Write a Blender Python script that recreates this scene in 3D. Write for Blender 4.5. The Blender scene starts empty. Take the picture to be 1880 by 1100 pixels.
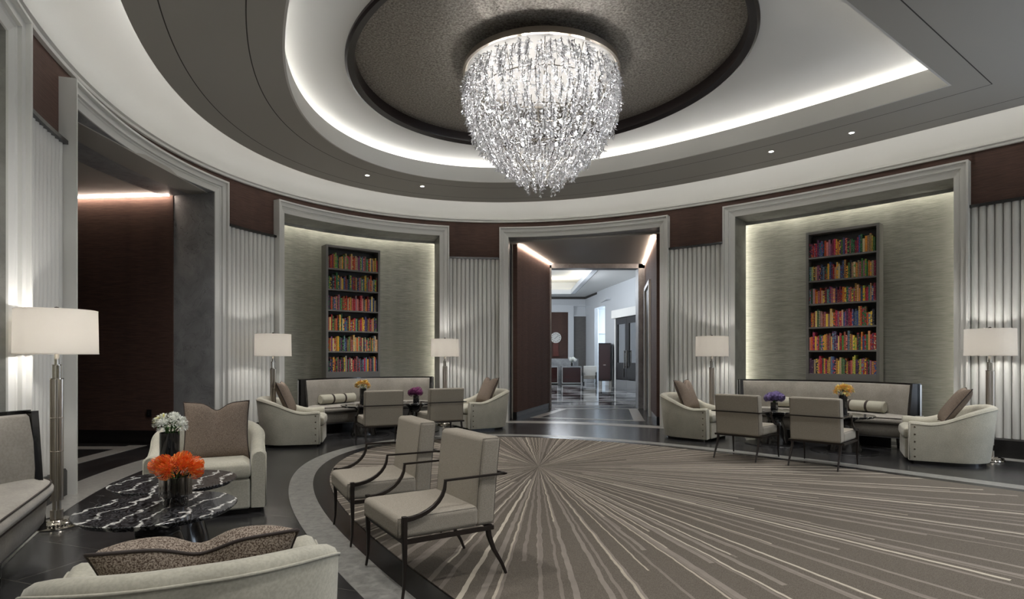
import bpy, math, random
from mathutils import Vector, Matrix
from math import sin, cos, pi, atan2, hypot, sqrt, radians
random.seed(7)
sc = bpy.context.scene
COL = sc.collection
# ------------------------------------------------------------------ camera
F_PX, CX, YH, HC = 1080.0, 940.0, 657.9, 1.40
cam_d = bpy.data.cameras.new('camera'); cam = bpy.data.objects.new('camera', cam_d); COL.objects.link(cam)
cam.location = (0, 0, HC); cam.rotation_euler = (pi/2, 0, 0)
cam_d.sensor_width = 36.0; cam_d.lens = F_PX/1880*36.0
cam_d.shift_y = (YH-550)/1880.0
cam_d.clip_start = 0.05; cam_d.clip_end = 200
sc.camera = cam
# ------------------------------------------------------------------ view and world
sc.view_settings.view_transform = 'Standard'; sc.view_settings.look = 'None'
sc.view_settings.gamma = 1.0; sc.view_settings.exposure = 1.12; sc.view_settings.use_curve_mapping = False
wd = bpy.data.worlds.new('world'); sc.world = wd; wd.use_nodes = True
wd.node_tree.nodes['Background'].inputs[0].default_value = (0.55, 0.6, 0.7, 1)
wd.node_tree.nodes['Background'].inputs[1].default_value = 0.02
cy = sc.cycles
cy.max_bounces = 8; cy.diffuse_bounces = 5; cy.glossy_bounces = 3; cy.transmission_bounces = 4; cy.transparent_max_bounces = 12
cy.caustics_reflective = False; cy.caustics_refractive = False; cy.sample_clamp_indirect = 4.0
cy.use_denoising = True
# light strengths
L_OUTER = 6.8      # cove strip round the cornice
L_INNER = 11.0     # cove strip round the raised ceiling
L_NICHE = 15.0
L_LAMP = 21.0
L_PASS = 26.0
L_DOWN = 85.0
L_CHAND = 4.4
# ------------------------------------------------------------------ plan of the room: s runs from the apse towards us, t across
SX, SY = -2.797, 11.71
TH = 0.648
DX, DY = sin(TH), -cos(TH)
UX, UY = cos(TH), sin(TH)
def W(s, t): return (SX+s*DX+t*UX, SY+s*DY+t*UY)
RC = [6.0017322, -0.98833668, 0.43663564, -0.06797886, 0.00615759]
def master(T):
    r = sum(c*T**(2*i) for i, c in enumerate(RC)); return (5.5-r*cos(T), r*sin(T))
S_END = 14.0
half = []
n_ = 500
for i in range(n_+1):
    half.append(master(2.4*i/n_))
tl = half[-1][1]
for i in range(1, 41): half.append((half[n_][0]+(S_END-half[n_][0])*i/40, tl))
pts = [(s, -t) for s, t in reversed(half[1:])] + half
mid = len(half)-1
arc = [0.0]
for a, b in zip(pts, pts[1:]): arc.append(arc[-1]+hypot(b[0]-a[0], b[1]-a[1]))
a0 = arc[mid]; arc = [x-a0 for x in arc]
nor = []
for i in range(len(pts)):
    a = pts[max(0, i-3)]; b = pts[min(len(pts)-1, i+3)]
    tx, ty = b[0]-a[0], b[1]-a[1]; l = hypot(tx, ty)
    nor.append((ty/l, -tx/l))      # inward: at the apex the tangent is +t, inward is +s
import bisect
UMAX = arc[-1]
def ST(u, off):
    u = max(-UMAX+1e-4, min(UMAX-1e-4, u)); k = bisect.bisect_right(arc, u)-1; k = max(0, min(len(arc)-2, k))
    f = (u-arc[k])/(arc[k+1]-arc[k])
    p = [pts[k][j]*(1-f)+pts[k+1][j]*f for j in (0, 1)]; n = [nor[k][j]*(1-f)+nor[k+1][j]*f for j in (0, 1)]
    return (p[0]+n[0]*off, p[1]+n[1]*off)
def PW(u, off): return W(*ST(u, off))
def u_of(s, t):
    return min(((pts[i][0]-s)**2+(pts[i][1]-t)**2, arc[i]) for i in range(len(pts)))[1]
# ------------------------------------------------------------------ materials
def newmat(name):
    m = bpy.data.materials.new(name); m.use_nodes = True
    nt = m.node_tree; return m, nt, nt.nodes['Principled BSDF']
def nd(nt, typ, **kw):
    n = nt.nodes.new(typ)
    for k, v in kw.items():
        if k in n.inputs.keys() if hasattr(n.inputs, 'keys') else False: n.inputs[k].default_value = v
        else: setattr(n, k, v)
    return n
def lk(nt, a, b): nt.links.new(a, b)
def plain(name, col, rough=.5, metal=0.0, spec=.5, bump=0, bscale=200, var=0, vscale=3, coat=0, sheen=0):
    m, nt, p = newmat(name)
    p.inputs['Base Color'].default_value = (*col, 1); p.inputs['Roughness'].default_value = rough
    p.inputs['Metallic'].default_value = metal; p.inputs['Specular IOR Level'].default_value = spec
    if coat: p.inputs['Coat Weight'].default_value = coat
    if sheen: p.inputs['Sheen Weight'].default_value = sheen; p.inputs['Sheen Roughness'].default_value = .4
    tc = nd(nt, 'ShaderNodeTexCoord')
    if var:
        nz = nd(nt, 'ShaderNodeTexNoise'); nz.inputs['Scale'].default_value = vscale; nz.inputs['Detail'].default_value = 5
        lk(nt, tc.outputs['Object'], nz.inputs['Vector'])
        mx = nd(nt, 'ShaderNodeMix'); mx.data_type = 'RGBA'
        mx.inputs[6].default_value = (*[c*(1-var) for c in col], 1); mx.inputs[7].default_value = (*[min(1, c*(1+var)) for c in col], 1)
        mr = nd(nt, 'ShaderNodeMapRange'); mr.inputs[1].default_value = .3; mr.inputs[2].default_value = .7
        lk(nt, nz.outputs['Fac'], mr.inputs[0]); lk(nt, mr.outputs[0], mx.inputs[0]); lk(nt, mx.outputs[2], p.inputs['Base Color'])
    if bump:
        nb = nd(nt, 'ShaderNodeTexNoise'); nb.inputs['Scale'].default_value = bscale; nb.inputs['Detail'].default_value = 3
        lk(nt, tc.outputs['Object'], nb.inputs['Vector'])
        bp = nd(nt, 'ShaderNodeBump'); bp.inputs['Strength'].default_value = bump; bp.inputs['Distance'].default_value = .01
        lk(nt, nb.outputs['Fac'], bp.inputs['Height']); lk(nt, bp.outputs[0], p.inputs['Normal'])
    return m
def emit(name, col, st):
    m, nt, p = newmat(name); nt.nodes.remove(p); e = nd(nt, 'ShaderNodeEmission')
    e.inputs[0].default_value = (*col, 1); e.inputs[1].default_value = st
    lk(nt, e.outputs[0], nt.nodes['Material Output'].inputs[0]); return m
def fabric(name, c1, c2, scale=260, bump=.35, rough=.9, big=.0, sheen=.0):
    m, nt, p = newmat(name); p.inputs['Roughness'].default_value = rough; p.inputs['Specular IOR Level'].default_value = .2
    if sheen: p.inputs['Sheen Weight'].default_value = sheen
    tc = nd(nt, 'ShaderNodeTexCoord')
    nz = nd(nt, 'ShaderNodeTexNoise'); nz.inputs['Scale'].default_value = scale; nz.inputs['Detail'].default_value = 2
    n2 = nd(nt, 'ShaderNodeTexNoise'); n2.inputs['Scale'].default_value = 5; n2.inputs['Detail'].default_value = 5
    lk(nt, tc.outputs['Object'], nz.inputs['Vector']); lk(nt, tc.outputs['Object'], n2.inputs['Vector'])
    cr = nd(nt, 'ShaderNodeMapRange'); cr.inputs[1].default_value = .38; cr.inputs[2].default_value = .62
    lk(nt, nz.outputs['Fac'], cr.inputs[0])
    mx = nd(nt, 'ShaderNodeMix'); mx.data_type = 'RGBA'; mx.inputs[6].default_value = (*c1, 1); mx.inputs[7].default_value = (*c2, 1)
    lk(nt, cr.outputs[0], mx.inputs[0])
    m2 = nd(nt, 'ShaderNodeMix'); m2.data_type = 'RGBA'; m2.blend_type = 'MULTIPLY'; m2.inputs[0].default_value = 1
    c3 = nd(nt, 'ShaderNodeMapRange'); c3.inputs[1].default_value = .3; c3.inputs[2].default_value = .7; c3.inputs[3].default_value = 1-big; c3.inputs[4].default_value = 1
    lk(nt, n2.outputs['Fac'], c3.inputs[0]); lk(nt, mx.outputs[2], m2.inputs[6]); lk(nt, c3.outputs[0], m2.inputs[7])
    lk(nt, m2.outputs[2], p.inputs['Base Color'])
    bp = nd(nt, 'ShaderNodeBump'); bp.inputs['Strength'].default_value = bump; bp.inputs['Distance'].default_value = .004
    lk(nt, nz.outputs['Fac'], bp.inputs['Height']); lk(nt, bp.outputs[0], p.inputs['Normal'])
    return m
def grass(name, c1, c2, rough=.75, metal=0, spec=.3):
    """woven wallcovering: fine horizontal threads with vertical drops"""
    m, nt, p = newmat(name); p.inputs['Roughness'].default_value = rough; p.inputs['Metallic'].default_value = metal
    p.inputs['Specular IOR Level'].default_value = spec
    tc = nd(nt, 'ShaderNodeTexCoord'); mp = nd(nt, 'ShaderNodeMapping'); mp.inputs['Scale'].default_value = (3, 3, 110)
    lk(nt, tc.outputs['Object'], mp.inputs[0])
    nz = nd(nt, 'ShaderNodeTexNoise'); nz.inputs['Scale'].default_value = 1.5; nz.inputs['Detail'].default_value = 5; nz.inputs['Roughness'].default_value = .7
    lk(nt, mp.outputs[0], nz.inputs[0])
    mp2 = nd(nt, 'ShaderNodeMapping'); mp2.inputs['Scale'].default_value = (1.1, 1.1, .05); lk(nt, tc.outputs['Object'], mp2.inputs[0])
    n2 = nd(nt, 'ShaderNodeTexNoise'); n2.inputs['Scale'].default_value = 2; lk(nt, mp2.outputs[0], n2.inputs[0])
    a = nd(nt, 'ShaderNodeMath'); a.operation = 'MULTIPLY_ADD'; a.inputs[1].default_value = .35; lk(nt, n2.outputs['Fac'], a.inputs[0]); lk(nt, nz.outputs['Fac'], a.inputs[2])
    mr = nd(nt, 'ShaderNodeMapRange'); mr.inputs[1].default_value = .5; mr.inputs[2].default_value = .85; lk(nt, a.outputs[0], mr.inputs[0])
    mx = nd(nt, 'ShaderNodeMix'); mx.data_type = 'RGBA'; mx.inputs[6].default_value = (*c1, 1); mx.inputs[7].default_value = (*c2, 1)
    lk(nt, mr.outputs[0], mx.inputs[0]); lk(nt, mx.outputs[2], p.inputs['Base Color'])
    bp = nd(nt, 'ShaderNodeBump'); bp.inputs['Strength'].default_value = .3; bp.inputs['Distance'].default_value = .004
    lk(nt, nz.outputs['Fac'], bp.inputs['Height']); lk(nt, bp.outputs[0], p.inputs['Normal'])
    return m
def stone(name, c1, c2, scale=3, rough=.4, veins=None, vs=2.0, tile=None, grout=(.2, .19, .17), rot=0, spec=.5, bump=.1, fine=120):
    m, nt, p = newmat(name); p.inputs['Roughness'].default_value = rough; p.inputs['Specular IOR Level'].default_value = spec
    tc = nd(nt, 'ShaderNodeTexCoord')
    nz = nd(nt, 'ShaderNodeTexNoise'); nz.inputs['Scale'].default_value = scale; nz.inputs['Detail'].default_value = 9; nz.inputs['Roughness'].default_value = .65; nz.inputs['Distortion'].default_value = .6
    lk(nt, tc.outputs['Object'], nz.inputs[0])
    mr = nd(nt, 'ShaderNodeMapRange'); mr.inputs[1].default_value = .3; mr.inputs[2].default_value = .7; lk(nt, nz.outputs['Fac'], mr.inputs[0])
    mx = nd(nt, 'ShaderNodeMix'); mx.data_type = 'RGBA'; mx.inputs[6].default_value = (*c1, 1); mx.inputs[7].default_value = (*c2, 1)
    lk(nt, mr.outputs[0], mx.inputs[0]); col = mx.outputs[2]
    if veins:
        v = nd(nt, 'ShaderNodeTexNoise'); v.inputs['Scale'].default_value = vs; v.inputs['Detail'].default_value = 4; v.inputs['Distortion'].default_value = 1.5
        lk(nt, tc.outputs['Object'], v.inputs[0])
        a = nd(nt, 'ShaderNodeMath'); a.operation = 'SUBTRACT'; a.inputs[1].default_value = .5; lk(nt, v.outputs['Fac'], a.inputs[0])
        b = nd(nt, 'ShaderNodeMath'); b.operation = 'ABSOLUTE'; lk(nt, a.outputs[0], b.inputs[0])
        c = nd(nt, 'ShaderNodeMapRange'); c.inputs[1].default_value = 0; c.inputs[2].default_value = .006; c.inputs[3].default_value = .55; c.inputs[4].default_value = 0
        lk(nt, b.outputs[0], c.inputs[0])
        x = nd(nt, 'ShaderNodeMix'); x.data_type = 'RGBA'; x.inputs[7].default_value = (*veins, 1); lk(nt, col, x.inputs[6]); lk(nt, c.outputs[0], x.inputs[0]); col = x.outputs[2]
    if tile:
        mp = nd(nt, 'ShaderNodeMapping'); mp.inputs['Rotation'].default_value = (0, 0, rot); lk(nt, tc.outputs['Object'], mp.inputs[0])
        bt = nd(nt, 'ShaderNodeTexBrick'); bt.offset = .5 if len(tile) > 2 else 0
        bt.inputs['Scale'].default_value = 1; bt.inputs['Mortar Size'].default_value = .0018; bt.inputs['Brick Width'].default_value = tile[0]; bt.inputs['Row Height'].default_value = tile[1]
        bt.inputs['Mortar Smooth'].default_value = 0
        lk(nt, mp.outputs[0], bt.inputs['Vector'])
        x = nd(nt, 'ShaderNodeMix'); x.data_type = 'RGBA'; x.inputs[7].default_value = (*grout, 1); lk(nt, col, x.inputs[6]); lk(nt, bt.outputs['Fac'], x.inputs[0]); col = x.outputs[2]
    lk(nt, col, p.inputs['Base Color'])
    if bump:
        nb = nd(nt, 'ShaderNodeTexNoise'); nb.inputs['Scale'].default_value = fine; nb.inputs['Detail'].default_value = 4; lk(nt, tc.outputs['Object'], nb.inputs[0])
        bp = nd(nt, 'ShaderNodeBump'); bp.inputs['Strength'].default_value = bump; bp.inputs['Distance'].default_value = .003
        lk(nt, nb.outputs['Fac'], bp.inputs['Height']); lk(nt, bp.outputs[0], p.inputs['Normal'])
    return m
M = {}
M['white'] = plain('painted_white', (.63, .63, .605), .45)
M['cream'] = plain('painted_cream', (.66, .655, .63), .6)
M['flute'] = plain('fluted_white', (.63, .63, .605), .4)
M['soffit'] = plain('soffit_grey', (.38, .367, .335), .6)
M['seam'] = plain('soffit_seam', (.04, .037, .032), .7)
M['brown'] = grass('brown_wallcovering', (.052, .030, .024), (.120, .068, .053))
M['niche'] = grass('sage_wallcovering', (.125, .123, .105), (.32, .315, .275), rough=.5, metal=.15)
M['greywall'] = grass('grey_wallcovering', (.10, .095, .09), (.19, .18, .17))
M['slate'] = stone('slate', (.20, .205, .213), (.37, .378, .388), scale=2.5, rough=.5, veins=(.02, .02, .02), vs=2.5)
M['slate_niche'] = stone('slate_niche', (.17, .17, .16), (.32, .32, .30), scale=2.5, rough=.5, veins=(.22, .22, .2), vs=1.5)
M['black_base'] = plain('black_skirting', (.012, .011, .011), .25)
M['floor'] = stone('black_stone_floor', (.012, .012, .013), (.042, .041, .042), scale=1.6, rough=.21, veins=(.10, .10, .10), vs=.9, tile=(1.2, .6, 1), rot=.35, grout=(.13, .12, .10))
M['black_band'] = stone('black_stone_band', (.009, .009, .010), (.022, .022, .024), scale=2, rough=.25)
M['granite'] = stone('grey_granite', (.13, .13, .12), (.30, .295, .27), scale=14, rough=.35, fine=300, bump=.2)
M['granite2'] = stone('pale_granite', (.24, .235, .22), (.38, .37, .34), scale=18, rough=.3)
M['wood'] = plain('black_lacquer', (.010, .009, .009), .18, coat=.3)
M['darkring'] = plain('dark_wood_ring', (.010, .006, .006), .35, spec=.3)
M['bronze'] = plain('dark_bronze', (.028, .022, .019), .35, metal=.5)
M['nickel'] = plain('polished_nickel', (.50, .47, .42), .12, metal=1)
M['nickel_brushed'] = plain('brushed_nickel', (.52, .47, .41), .3, metal=1)
M['canopy_under'] = plain('canopy_underside', (.20, .195, .19), .6)
M['steel'] = plain('brushed_steel', (.6, .6, .6), .3, metal=1)
M['chair_fab'] = fabric('oatmeal_weave', (.25, .226, .187), (.37, .335, .28), 330, .4)
M['seam_fab'] = plain('seam_fabric', (.13, .115, .095), .9)
M['club_fab'] = fabric('cream_mohair', (.44, .42, .345), (.51, .49, .405), 90, .12, big=.18, sheen=.2)
M['sofa_fab'] = fabric('greige_velvet', (.34, .315, .275), (.385, .36, .315), 60, .08, big=.22, sheen=.25)
M['sofa_back'] = fabric('taupe_velvet', (.27, .245, .21), (.31, .285, .245), 60, .08, big=.2, sheen=.25)
M['bolster'] = fabric('cream_bolster', (.44, .42, .34), (.48, .46, .38), 120, .1)
M['pillow'] = fabric('brown_boucle', (.085, .058, .042), (.38, .32, .26), 190, .6)
M['pillow2'] = fabric('taupe_tweed', (.115, .086, .066), (.25, .20, .16), 230, .5)
M['piping'] = plain('dark_piping', (.03, .02, .016), .7)
M['stud'] = plain('antique_stud', (.16, .13, .10), .3, metal=1)
M['gloss_black'] = plain('black_glass_vase', (.008, .008, .009), .06, coat=.5)
M['shelfgrey'] = plain('grey_lacquer', (.115, .11, .10), .4)
M['shelfdark'] = plain('case_dark', (.02, .019, .018), .6)
M['green'] = plain('leaf_green', (.05, .12, .025), .5)
M['petal_white'] = plain('petal_white', (.90, .91, .86), .5, sheen=.2)
M['petal_yel'] = plain('petal_yellow', (.88, .62, .16), .5)
M['petal_peach'] = plain('petal_peach', (.88, .48, .20), .5)
M['petal_lemon'] = plain('petal_lemon', (.85, .78, .28), .5)
M['petal_or'] = plain('petal_orange', (.85, .15, .025), .5)
M['petal_or2'] = plain('petal_amber', (.9, .36, .05), .5)
M['petal_mag'] = plain('petal_magenta', (.16, .012, .10), .5, var=.5, vscale=40)
M['petal_vio'] = plain('petal_violet', (.17, .12, .30), .5, var=.4, vscale=40)
M['cord'] = plain('cord_black', (.01, .01, .01), .5)
M['lobby_white'] = plain('lobby_white', (.66, .68, .70), .5)
M['lobby_ceil'] = plain('lobby_ceiling', (.72, .72, .70), .6)
M['mahog'] = plain('dark_mahogany', (.035, .010, .009), .12, coat=.6)
M['redwood'] = plain('red_wood', (.12, .03, .02), .25)
M['clockface'] = plain('clock_face', (.75, .74, .70), .4)
M['blackpaint'] = plain('black_door_paint', (.014, .012, .012), .2)
M['bulb'] = emit('bulb', (1, .93, .82), 30)
M['lens'] = emit('downlight_lens', (1, .96, .90), 14)
M['strip_out'] = emit('cove_strip', (1, .98, .95), L_OUTER)
M['strip_in'] = emit('cove_strip_inner', (1, .985, .965), L_INNER)
M['strip_niche'] = emit('niche_strip', (1, .96, .83), L_NICHE)
M['strip_pass'] = emit('passage_strip', (1, .80, .66), L_PASS)
M['strip_lobby'] = emit('lobby_strip', (1, .93, .80), 9)
def shade_mat():
    m, nt, p = newmat('linen_shade'); nt.nodes.remove(p)
    d = nd(nt, 'ShaderNodeBsdfDiffuse'); d.inputs[0].default_value = (.72, .69, .64, 1)
    t = nd(nt, 'ShaderNodeBsdfTranslucent'); t.inputs[0].default_value = (.92, .90, .87, 1)
    x = nd(nt, 'ShaderNodeMixShader'); x.inputs[0].default_value = .68
    lk(nt, d.outputs[0], x.inputs[1]); lk(nt, t.outputs[0], x.inputs[2])
    lk(nt, x.outputs[0], nt.nodes['Material Output'].inputs[0]); return m
M['shade'] = shade_mat()
def crystal_mat():
    m, nt, p = newmat('crystal'); nt.nodes.remove(p)
    t = nd(nt, 'ShaderNodeBsdfTranslucent'); t.inputs[0].default_value = (.92, .93, .95, 1)
    g = nd(nt, 'ShaderNodeBsdfGlossy'); g.inputs[0].default_value = (.95, .96, .98, 1); g.inputs['Roughness'].default_value = .08
    r = nd(nt, 'ShaderNodeBsdfTransparent'); r.inputs[0].default_value = (.97, .97, .98, 1)
    a = nd(nt, 'ShaderNodeMixShader'); a.inputs[0].default_value = .48; lk(nt, t.outputs[0], a.inputs[1]); lk(nt, g.outputs[0], a.inputs[2])
    b = nd(nt, 'ShaderNodeMixShader'); b.inputs[0].default_value = .30; lk(nt, a.outputs[0], b.inputs[1]); lk(nt, r.outputs[0], b.inputs[2])
    lk(nt, b.outputs[0], nt.nodes['Material Output'].inputs[0]); return m
M['crystal'] = crystal_mat()
def glass_mat(name, col, rough=.05, mix=.5):
    m, nt, p = newmat(name); nt.nodes.remove(p)
    g = nd(nt, 'ShaderNodeBsdfGlossy'); g.inputs[0].default_value = (.9, .9, .9, 1); g.inputs['Roughness'].default_value = rough
    r = nd(nt, 'ShaderNodeBsdfTransparent'); r.inputs[0].default_value = (*col, 1)
    lw = nd(nt, 'ShaderNodeLayerWeight'); lw.inputs[0].default_value = mix
    b = nd(nt, 'ShaderNodeMixShader'); lk(nt, lw.outputs['Facing'], b.inputs[0]); lk(nt, r.outputs[0], b.inputs[1]); lk(nt, g.outputs[0], b.inputs[2])
    lk(nt, b.outputs[0], nt.nodes['Material Output'].inputs[0]); return m
M['smoke'] = glass_mat('smoked_glass', (.30, .27, .24), .08, .45)
M['pane'] = glass_mat('door_glass', (.75, .8, .85), .03, .35)
def panel_mat():
    m, nt, p = newmat('silver_leaf'); p.inputs['Metallic'].default_value = .55; p.inputs['Roughness'].default_value = .42
    tc = nd(nt, 'ShaderNodeTexCoord'); nz = nd(nt, 'ShaderNodeTexNoise'); nz.inputs['Scale'].default_value = 38; nz.inputs['Detail'].default_value = 6; nz.inputs['Roughness'].default_value = .75
    lk(nt, tc.outputs['Object'], nz.inputs[0])
    cr = nd(nt, 'ShaderNodeValToRGB'); cr.color_ramp.elements[0].position = .38; cr.color_ramp.elements[0].color = (.12, .108, .094, 1)
    cr.color_ramp.elements[1].position = .66; cr.color_ramp.elements[1].color = (.50, .465, .42, 1)
    lk(nt, nz.outputs['Fac'], cr.inputs[0]); lk(nt, cr.outputs[0], p.inputs['Base Color'])
    bp = nd(nt, 'ShaderNodeBump'); bp.inputs['Strength'].default_value = .5; bp.inputs['Distance'].default_value = .01; lk(nt, nz.outputs['Fac'], bp.inputs['Height']); lk(nt, bp.outputs[0], p.inputs['Normal'])
    return m
M['panel'] = panel_mat()
def marble_mat():
    m, nt, p = newmat('black_marble'); p.inputs['Roughness'].default_value = .12
    tc = nd(nt, 'ShaderNodeTexCoord')
    mp = nd(nt, 'ShaderNodeMapping'); mp.inputs['Rotation'].default_value = (0, 0, .25); lk(nt, tc.outputs['Object'], mp.inputs[0])
    w = nd(nt, 'ShaderNodeTexWave'); w.inputs['Scale'].default_value = 2.3; w.inputs['Distortion'].default_value = 7; w.inputs['Detail'].default_value = 4; w.inputs['Detail Scale'].default_value = 2.2; w.inputs['Detail Roughness'].default_value = .6
    lk(nt, mp.outputs[0], w.inputs[0])
    w2 = nd(nt, 'ShaderNodeTexWave'); w2.inputs['Scale'].default_value = 11; w2.inputs['Distortion'].default_value = 26; w2.inputs['Detail'].default_value = 4; w2.inputs['Detail Scale'].default_value = 1.0
    lk(nt, mp.outputs[0], w2.inputs[0])
    r1 = nd(nt, 'ShaderNodeMapRange'); r1.inputs[1].default_value = .93; r1.inputs[2].default_value = .99; lk(nt, w.outputs['Fac'], r1.inputs[0])
    nz = nd(nt, 'ShaderNodeTexNoise'); nz.inputs['Scale'].default_value = 30; nz.inputs['Detail'].default_value = 3; lk(nt, tc.outputs['Object'], nz.inputs[0])
    r3 = nd(nt, 'ShaderNodeMapRange'); r3.inputs[1].default_value = .40; r3.inputs[2].default_value = .52; r3.inputs[3].default_value = .3; lk(nt, nz.outputs['Fac'], r3.inputs[0])
    mm = nd(nt, 'ShaderNodeMath'); mm.operation = 'MULTIPLY'; lk(nt, r1.outputs[0], mm.inputs[0]); lk(nt, r3.outputs[0], mm.inputs[1])
    r2 = nd(nt, 'ShaderNodeMapRange'); r2.inputs[1].default_value = .3; r2.inputs[2].default_value = 1; lk(nt, w2.outputs['Fac'], r2.inputs[0])
    a = nd(nt, 'ShaderNodeMix'); a.data_type = 'RGBA'; a.inputs[6].default_value = (.008, .008, .009, 1); a.inputs[7].default_value = (.09, .09, .095, 1); lk(nt, r2.outputs[0], a.inputs[0])
    b = nd(nt, 'ShaderNodeMix'); b.data_type = 'RGBA'; b.inputs[7].default_value = (.75, .74, .70, 1); lk(nt, a.outputs[2], b.inputs[6]); lk(nt, mm.outputs[0], b.inputs[0])
    lk(nt, b.outputs[2], p.inputs['Base Color']); return m
M['marble'] = marble_mat()
CS, CT = 5.2, 0.0
def rug_mat():
    m, nt, p = newmat('starburst_rug'); p.inputs['Roughness'].default_value = .95; p.inputs['Specular IOR Level'].default_value = .1
    tc = nd(nt, 'ShaderNodeTexCoord'); sp = nd(nt, 'ShaderNodeSeparateXYZ'); lk(nt, tc.outputs['Object'], sp.inputs[0])
    def ma(op, a, b=None, c=None):
        n = nd(nt, 'ShaderNodeMath'); n.operation = op
        for i, v in enumerate((a, b, c)):
            if v is None: continue
            if isinstance(v, (int, float)): n.inputs[i].default_value = v
            else: lk(nt, v, n.inputs[i])
        return n.outputs[0]
    ang = ma('ARCTAN2', sp.outputs[1], sp.outputs[0]); a01 = ma('MULTIPLY_ADD', ang, 1/(2*pi), .5)
    r = ma('SQRT', ma('ADD', ma('MULTIPLY', sp.outputs[0], sp.outputs[0]), ma('MULTIPLY', sp.outputs[1], sp.outputs[1])))
    nw = nd(nt, 'ShaderNodeTexNoise'); nw.inputs['Scale'].default_value = 4.5; nw.inputs['Detail'].default_value = 2; lk(nt, tc.outputs['Object'], nw.inputs[0])
    wob = ma('DIVIDE', ma('MULTIPLY', ma('SUBTRACT', nw.outputs['Fac'], .5), .0055), ma('MAXIMUM', r, .6))
    aw = ma('ADD', a01, wob)
    col = None
    base = nd(nt, 'ShaderNodeMix'); base.data_type = 'RGBA'; base.inputs[6].default_value = (.086, .074, .060, 1); base.inputs[7].default_value = (.172, .15, .124, 1)
    nf = nd(nt, 'ShaderNodeTexNoise'); nf.inputs['Scale'].default_value = 260; nf.inputs['Detail'].default_value = 2; lk(nt, tc.outputs['Object'], nf.inputs[0])
    mr = nd(nt, 'ShaderNodeMapRange'); mr.inputs[1].default_value = .35; mr.inputs[2].default_value = .65; lk(nt, nf.outputs['Fac'], mr.inputs[0]); lk(nt, mr.outputs[0], base.inputs[0])
    col = base.outputs[2]
    ns = nd(nt, 'ShaderNodeTexNoise'); ns.inputs['Scale'].default_value = 9; ns.inputs['Detail'].default_value = 5; lk(nt, tc.outputs['Object'], ns.inputs[0])
    for N, off, c, prob, w0, w1 in ((137, .0, (.25, .22, .19), .62, .0032, .0058), (211, .37, (.22, .19, .165), .55, .0022, .0036), (113, .61, (.50, .45, .37), .50, .0018, .0036), (271, .13, (.42, .37, .30), .30, .0012, .0022)):
        x = ma('MULTIPLY', ma('ADD', aw, off), N); cell = ma('FLOOR', x); fr = ma('FRACT', x)
        wn = nd(nt, 'ShaderNodeTexWhiteNoise'); wn.noise_dimensions = '1D'; lk(nt, ma('ADD', cell, off*77), wn.inputs['W'])
        sx = nd(nt, 'ShaderNodeSeparateColor'); lk(nt, wn.outputs['Color'], sx.inputs[0])
        centre = ma('MULTIPLY_ADD', sx.outputs[0], .5, .25)
        d = ma('DIVIDE', ma('ABSOLUTE', ma('SUBTRACT', fr, centre)), N)     # in turns
        wdt = ma('MULTIPLY_ADD', sx.outputs[1], w1-w0, w0)
        wdt = ma('MULTIPLY', wdt, ma('MINIMUM', 1.0, ma('MULTIPLY_ADD', ma('DIVIDE', 1.0, ma('MAXIMUM', r, .35)), .65, .22)))
        on = ma('LESS_THAN', d, ma('MULTIPLY', wdt, .5))
        on = ma('MULTIPLY', on, ma('LESS_THAN', wn.outputs['Value'], prob))
        # each ray starts and ends at its own radius
        on = ma('MULTIPLY', on, ma('GREATER_THAN', r, ma('MULTIPLY', ma('MAXIMUM', ma('SUBTRACT', sx.outputs[2], .55), 0), 3.0)))
        on = ma('MULTIPLY', on, ma('LESS_THAN', r, ma('MULTIPLY_ADD', sx.outputs[0], 9, 2.4)))
        x2 = nd(nt, 'ShaderNodeMix'); x2.data_type = 'RGBA'
        x3 = nd(nt, 'ShaderNodeMix'); x3.data_type = 'RGBA'; x3.inputs[6].default_value = (*[k*.78 for k in c], 1); x3.inputs[7].default_value = (*[k*1.12 for k in c], 1); lk(nt, ns.outputs['Fac'], x3.inputs[0])
        lk(nt, col, x2.inputs[6]); lk(nt, x3.outputs[2], x2.inputs[7]); lk(nt, on, x2.inputs[0]); col = x2.outputs[2]
    lk(nt, col, p.inputs['Base Color'])
    bp = nd(nt, 'ShaderNodeBump'); bp.inputs['Strength'].default_value = .5; bp.inputs['Distance'].default_value = .004; lk(nt, nf.outputs['Fac'], bp.inputs['Height']); lk(nt, bp.outputs[0], p.inputs['Normal'])
    return m
M['rug'] = rug_mat()
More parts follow.
